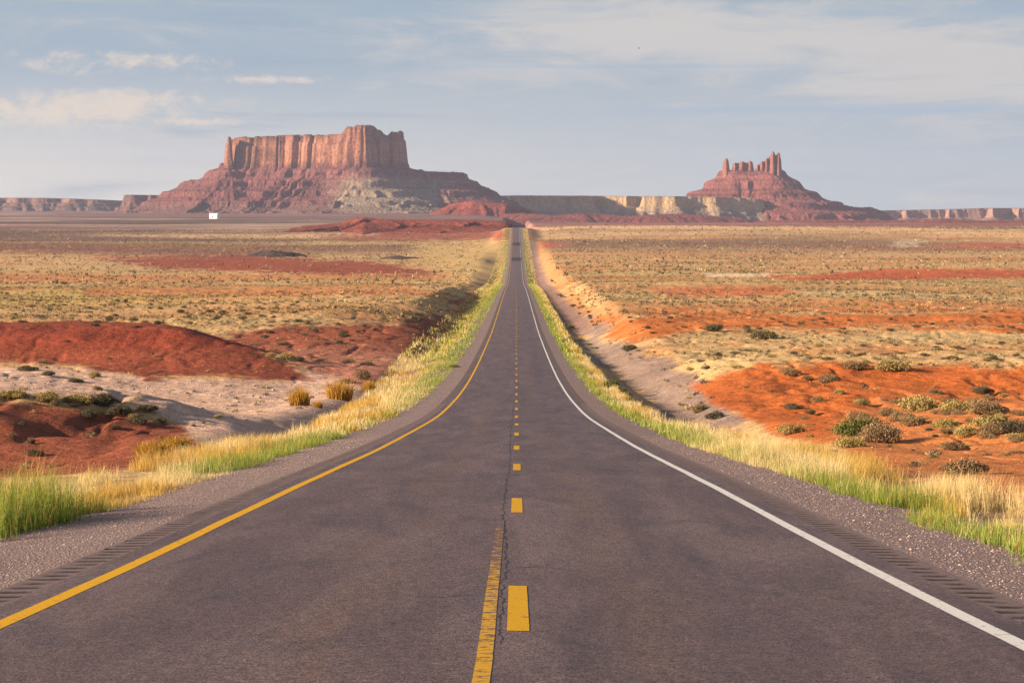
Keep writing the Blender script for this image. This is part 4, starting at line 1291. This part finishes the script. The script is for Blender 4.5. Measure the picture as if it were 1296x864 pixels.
def build_scrub():
    VV, FF, CC, off = [], [], [], 0
    for (n, d0, d1, leaves, rmin, rmax) in ((1500, 45, 130, 160, 0.12, 0.42), (19000, 120, 330, 30, 0.14, 0.5), (64000, 300, 800, 10, 0.18, 0.72), (72000, 750, 2900, 5, 0.4, 1.5)):
        x, y = scatter(n, d0, d1, power=1.6)
        keep = np.abs(x) > 9 + y * 0.012
        x, y = x[keep], y[keep]
        z = height(x, y)
        c, bare = soil(x, y, z)
        clump = fbm(x / 14, y / 14, 61, 3)
        drift = fbm(x / 90, y / 22, 65, 4)
        keep = rng.random(len(x)) < (1 - bare) ** 1.2 * np.clip(0.62 + clump * 1.3 + drift * 1.5, 0.06, 1) + (0.08 if d0 < 100 else 0.03)
        x, y, z = x[keep], y[keep], z[keep]
        m = len(x)
        rad = rng.uniform(0, 1, m) ** 2.0 * (rmax - rmin) + rmin
        ty = rng.random(m)
        darkp = np.clip(0.55 + fbm(x / 60, y / 60, 63, 3) * 0.5, 0.2, 0.8)
        pal = np.where((ty < darkp * 0.55)[:, None], np.array(DARK) * 1.2, np.where((ty < darkp)[:, None], np.array(SAGE),
                       np.where((ty < darkp + 0.15)[:, None], np.array(OLIVE) * 1.4, np.array(STRAW))))
        pal = pal * rng.uniform(0.75, 1.25, (m, 1))
        P, _ = bush_points(rng, m * leaves, 0.72)
        P[:, 2] = np.abs(P[:, 2])
        R = np.repeat(rad, leaves)
        C = np.column_stack([np.repeat(x, leaves), np.repeat(y, leaves), np.repeat(z, leaves) - 0.02]) + P * R[:, None]
        L = leaf_tris(C, 1.0, rng, 0.3)
        size = R * {160: 0.15, 30: 0.31, 10: 0.52, 5: 0.8}[leaves]
        L = C[:, None, :] + (L - C[:, None, :]) * size[:, None, None]
        V = L.reshape(-1, 3)
        VV.append(V)
        FF.append(np.arange(len(V)).reshape(-1, 3) + off)
        off += len(V)
        CC.append(np.repeat(np.repeat(pal, leaves, 0) * rng.uniform(0.8, 1.2, (m * leaves, 1)), 3, 0))
    o = obj('desert_scrub', mesh_data('desert_scrub', np.concatenate(VV), np.concatenate(FF), M_leaf, np.concatenate(CC), smooth=False))
    tag(o, 'low straw and grey-green scrub covering the open desert plain', 'scrub', None, 'stuff')


build_scrub()


# ---- grass along both verges
def build_grass():
    VV, FF, CC, off = [], [], [], 0

    def add(x, y, h, w, c0, c1, lean):
        nonlocal off
        z = height(x, y)
        zr = road_z(y) + shoulder_z(x, y)
        z = np.maximum(z, zr) - 0.03
        V, F, C = blades(np.column_stack([x, y, z]), h, lean, w, c0, c1, rng)
        VV.append(V)
        FF.append(F + off)
        CC.append(C)
        off += len(V)

    def edge(s, y):
        e = np.interp(y, [0, 20, 23, 25.5, 33, 66, 150, 3000], [6.3, 6.15, 6.0, 5.6, 5.65, 5.7, 5.55, 5.5]) if s < 0 else np.interp(y, [0, 20, 24, 35, 60, 150, 3000], [5.5, 5.45, 5.4, 5.5, 5.25, 5.4, 5.4])
        return e + fbm(y / 1.3, y * 0 + s, 81 + s, 4) * 0.3 + rng.normal(0, 0.07, np.shape(y))

    # depth of the grass belt from the shoulder edge out to the desert
    def belt(s, y):
        if s < 0:
            return np.interp(y, [0, 20, 27, 31, 42, 60, 90, 130, 180, 260, 500, 1500], [3.2, 3.2, 2.6, 2.4, 3.2, 3.4, 4.2, 5.0, 6.5, 7.5, 7.5, 9])
        return np.interp(y, [0, 20, 40, 60, 90, 130, 300, 700, 1500], [2.0, 2.2, 2.6, 2.6, 1.8, 1.9, 2.6, 4.0, 7.0])

    def green(s, y):     # how green the strip by the shoulder is
        if s < 0:
            g = np.interp(y, [15, 22, 26.5, 28, 39, 41, 62, 66, 75, 120, 160, 200, 700], [0.75, 0.8, 0.9, 0.06, 0.08, 0.9, 0.95, 0.45, 0.35, 0.5, 0.85, 0.85, 0.8])
        else:
            g = np.interp(y, [15, 23, 33, 36, 42, 55, 62, 90, 110, 160, 300, 700], [0.85, 0.9, 0.85, 0.6, 0.25, 0.4, 0.95, 0.95, 0.8, 0.85, 0.8, 0.75])
        return g

    for (n, d0, d1, hk, wd, pw) in ((230000, 14, 64, 0.68, 0.0030, 1.0), (130000, 60, 210, 0.66, 0.010, 1.0), (80000, 200, 900, 0.75, 0.04, 0.8), (24000, 850, 2172, 0.7, 0.14, 1.0)):
        for s in (-1, 1):
            m = n // 2
            q = rng.random(m)
            y = (d0 ** pw + q * (d1 ** pw - d0 ** pw)) ** (1 / pw)
            bw = belt(s, y)
            u = rng.random(m) ** 1.1
            e = edge(s, y)
            ax = e + u * bw
            x = s * ax
            # tufts: pull the feet together, and leave gaps
            tx, ty_ = fbm(x / 0.55, y / 0.9, 85, 2), fbm(x / 1.6, y / 3.0, 87, 3)
            thr = -0.30 if d0 < 50 else -0.17
            if s < 0:
                short = sstep(y, 26, 30) * (1 - sstep(y, 37, 41))
            else:
                short = y * 0
            keep = (tx + ty_ * 0.9 > thr + 0.25 * u + short * 0.30)
            x, y, ax, u, tx, ty_, short, e = x[keep], y[keep], ax[keep], u[keep], tx[keep], ty_[keep], short[keep], e[keep]
            m = len(x)
            g = green(s, y) * (1 - sstep(u, 0.2, 0.85)) * 1.2 + fbm(x / 2.2, y / 5, 89, 3) * 0.4
            isg = rng.random(m) < np.clip(g, 0.02, 0.88)
            h = rng.uniform(0.18, 0.68, m) * (1 + 0.8 * ty_) * hk
            h = np.where(isg, h * 0.8, h * np.interp(u, [0, 0.3, 1], [0.8, 1.25, 1.15]))
            if s < 0:
                h = h * np.where(y < 27.3, np.where(isg, 2.0, 1.6), 1.0)
            h = h * (1 - 0.45 * short)
            h = h * np.interp(u, [0, 0.12], [0.55, 1])
            gcol = np.array([0.165, 0.265, 0.045]) * rng.uniform(0.7, 1.3, (m, 1))
            ygr = np.array([0.55, 0.50, 0.10]) * rng.uniform(0.8, 1.2, (m, 1))
            strw = np.array([0.80, 0.62, 0.30]) * rng.uniform(0.75, 1.2, (m, 1))
            gold = np.array([0.66, 0.43, 0.12]) * rng.uniform(0.75, 1.2, (m, 1))
            goldy = (fbm(x / 3, y / 8, 91, 3) > 0.12)[:, None]
            dry = np.where(goldy, gold, strw)
            if d0 >= 150:     # farther on the belt turns yellow-green
                mixg = rng.random(m) < 0.35 + 0.35 * (u < 0.6)
                dry = np.where(mixg[:, None], ygr, dry)
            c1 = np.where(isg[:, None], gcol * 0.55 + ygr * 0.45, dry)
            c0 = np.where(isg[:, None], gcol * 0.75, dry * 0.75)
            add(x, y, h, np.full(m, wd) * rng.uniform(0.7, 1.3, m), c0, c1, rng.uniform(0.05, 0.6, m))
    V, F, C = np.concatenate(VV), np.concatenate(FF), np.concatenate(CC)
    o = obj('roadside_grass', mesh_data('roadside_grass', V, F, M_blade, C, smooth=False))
    tag(o, 'green and straw-coloured grass growing along both road shoulders', 'grass', None, 'stuff')


build_grass()


# ---- loose stones on the shoulders
def build_gravel():
    n = 26000
    y = 9 + rng.random(n) ** 1.5 * 55
    s = np.where(rng.random(n) < 0.5, -1, 1)
    ax = 4.22 + rng.random(n) ** 0.85 * 2.2
    x = s * ax
    z = road_z(y) + shoulder_z(x, y)
    r = rng.uniform(0.006, 0.015, n) * (1 + (rng.random(n) > 0.97) * 1.2)
    oct_ = np.array([(1, 0, 0), (0, 1, 0), (-1, 0, 0), (0, -1, 0), (0, 0, 0.8), (0, 0, -0.6)], float)
    a = rng.uniform(0, 6.28, n)
    sh = oct_[None] * rng.uniform(0.6, 1.35, (n, 6, 1))
    X = sh[..., 0] * np.cos(a)[:, None] - sh[..., 1] * np.sin(a)[:, None]
    Y = sh[..., 0] * np.sin(a)[:, None] + sh[..., 1] * np.cos(a)[:, None]
    V = np.stack([x[:, None] + X * r[:, None], y[:, None] + Y * r[:, None], z[:, None] + sh[..., 2] * r[:, None] * 0.8], -1).reshape(-1, 3)
    f = np.array([(0, 1, 4), (1, 2, 4), (2, 3, 4), (3, 0, 4), (1, 0, 5), (2, 1, 5), (3, 2, 5), (0, 3, 5)])
    F = (f[None] + (np.arange(n) * 6)[:, None, None]).reshape(-1, 3)
    k = rng.random((n, 1))
    c = np.array([0.20, 0.14, 0.13]) * (1 - k) + np.array([0.44, 0.315, 0.275]) * k
    o = obj('gravel', mesh_data('gravel', V, F, M_stone, np.repeat(c, 6, 0), smooth=False))
    tag(o, 'loose grey and pinkish gravel lying on both road shoulders', 'gravel', None, 'stuff')


build_gravel()


def build_stones():
    n = 9000
    y = 32 + rng.random(n) ** 1.4 * 210
    x = rng.uniform(-0.34, 0.34, n) * (y + 30)
    k = (np.abs(x) > 8.5) & (fbm(x / 9, y / 9, 95, 3) > -0.1)
    x, y = x[k], y[k]
    n = len(x)
    z = height(x, y)
    c, bare = soil(x, y, z)
    r = rng.uniform(0, 1, n) ** 4 * (0.04 + 0.10 * sstep(y, 70, 160)) + 0.02
    oct_ = np.array([(1, 0, 0), (0, 1, 0), (-1, 0, 0), (0, -1, 0), (0, 0, 0.8), (0, 0, -0.6), (0.75, 0.75, 0.3), (-0.75, 0.75, 0.25)], float)
    sh = oct_[None] * rng.uniform(0.6, 1.35, (n, 8, 1))
    V = np.stack([x[:, None] + sh[..., 0] * r[:, None], y[:, None] + sh[..., 1] * r[:, None], z[:, None] + sh[..., 2] * r[:, None]], -1).reshape(-1, 3)
    f = np.array([(0, 6, 4), (6, 1, 4), (1, 7, 4), (7, 2, 4), (2, 3, 4), (3, 0, 4), (6, 0, 5), (1, 6, 5), (7, 1, 5), (2, 7, 5), (3, 2, 5), (0, 3, 5)])
    F = (f[None] + (np.arange(n) * 8)[:, None, None]).reshape(-1, 3)
    col = np.repeat(c * rng.uniform(0.45, 1.0, (n, 1)) * np.array([1, 1.05, 1.15]), 8, 0)
    o = obj('desert_rubble', mesh_data('desert_rubble', V, F, M_stone, col, smooth=False))
    tag(o, 'small stones and clods strewn over the bare red and pale ground', 'rubble', None, 'stuff')


build_stones()

# ------------------------------------------------------------------ the white building far off, and a bird
def box(x0, x1, y0, y1, z0, z1):
    V = np.array([(x, y, z) for z in (z0, z1) for y in (y0, y1) for x in (x0, x1)], float)
    F = np.array([(0, 2, 3, 1), (4, 5, 7, 6), (0, 1, 5, 4), (2, 6, 7, 3), (0, 4, 6, 2), (1, 3, 7, 5)])
    return V, F


def build_house():
    D = 3700.0
    x = (271.8 - 653.5) * D / FPX
    g = float(height(np.array([x]), np.array([D]))[0])
    zb = (262 - 275.8) * D / FPX
    zb = max(zb, g - 0.2)
    root = link(bpy.data.objects.new('white_building', None))
    root.location = (x, D, zb)
    root.rotation_euler = (0, 0, -0.25)
    wm, rm, gm = mat_plain('white_render', (0.86, 0.85, 0.83), 0.7, 1.0, 0.04), mat_plain('white_sheet_roof', (0.84, 0.83, 0.82), 0.5, 1.0, 0.05), mat_plain('window_glass', (0.12, 0.13, 0.15), 0.15, 2.0, 0.1, 0.5)
    W, Dp, H = 8.0, 5.0, 7.4
    obj('wall', mesh_data('wall', *box(-W, W, -Dp, Dp, -1.5, H), wm, smooth=False), root)
    rv = np.array([(-W - .4, -Dp - .4, H), (W + .4, -Dp - .4, H), (W + .4, Dp + .4, H), (-W - .4, Dp + .4, H), (-W - .4, 0, H + 1.6), (W + .4, 0, H + 1.6)], float)
    me = bpy.data.meshes.new('roof')
    me.from_pydata([tuple(v) for v in rv], [], [(0, 1, 5, 4), (2, 3, 4, 5), (1, 2, 5), (3, 0, 4), (3, 2, 1, 0)])
    me.materials.append(rm)
    obj('roof', me, root)
    f = obj('door', mesh_data('door', *box(-2.6, -0.2, -Dp - 0.06, -Dp + 0.02, -0.2, 3.6), gm, smooth=False), root)
    for wx in (2.4,):
        w = obj('window', mesh_data('window', *box(wx, wx + 1.3, -Dp - 0.06, -Dp + 0.02, 2.6, 4.0), gm, smooth=False), root)
        obj('frame', mesh_data('frame', *box(wx - 0.15, wx + 1.45, -Dp - 0.04, -Dp + 0.0, 2.45, 4.15), wm, smooth=False), w)
    tag(root, 'tiny white building on the plain at the foot of the big mesa', 'building')


build_house()


def build_bird():
    r = ray(808.8, 61.5)
    D = 240.0
    p = CAM + r / r[1] * D
    V = [(0, -0.17, 0), (0.05, -0.05, 0.02), (0.045, 0.08, 0.0), (0, 0.2, 0.0), (-0.045, 0.08, 0.0), (-0.05, -0.05, 0.02), (0, 0, 0.06), (0, 0, -0.05),
         (0.04, -0.06, 0.02), (0.04, 0.07, 0.02), (0.22, 0.0, 0.13), (0.24, -0.05, 0.12), (0.42, 0.06, 0.03),
         (-0.04, -0.06, 0.02), (-0.04, 0.07, 0.02), (-0.22, 0.0, 0.13), (-0.24, -0.05, 0.12), (-0.42, 0.06, 0.03)]
    F = [(0, 1, 6), (1, 2, 6), (2, 3, 6), (3, 4, 6), (4, 5, 6), (5, 0, 6), (1, 0, 7), (2, 1, 7), (3, 2, 7), (4, 3, 7), (5, 4, 7), (0, 5, 7),
         (8, 11, 10), (8, 10, 9), (11, 12, 10), (13, 15, 16), (13, 14, 15), (16, 15, 17)]
    me = bpy.data.meshes.new('bird')
    me.from_pydata(V, [], F)
    me.materials.append(mat_plain('dark_plumage', (0.05, 0.045, 0.045), 0.7))
    o = obj('bird', me)
    o.location = p
    o.rotation_euler = (0, 0, 1.1)
    o.scale = (0.8, 0.8, 0.8)
    tag(o, 'tiny dark bird gliding high in the pale sky right of the road', 'bird')


build_bird()


# ------------------------------------------------------------------ the air
def build_haze():
    V, F = box(-21500, 21500, -300, 9800, -110, 275)
    m, t = new_mat('haze_air')
    v = t.n('ShaderNodeVolumePrincipled', {'Color': (0.56, 0.62, 0.86, 1), 'Density': 3.4e-5, 'Anisotropy': 0.1})
    t.n('ShaderNodeOutputMaterial', {1: v.outputs[0]})
    o = obj('haze', mesh_data('haze', V, F, m, smooth=False))
    tag(o, None, None, None, 'stuff')


build_haze()
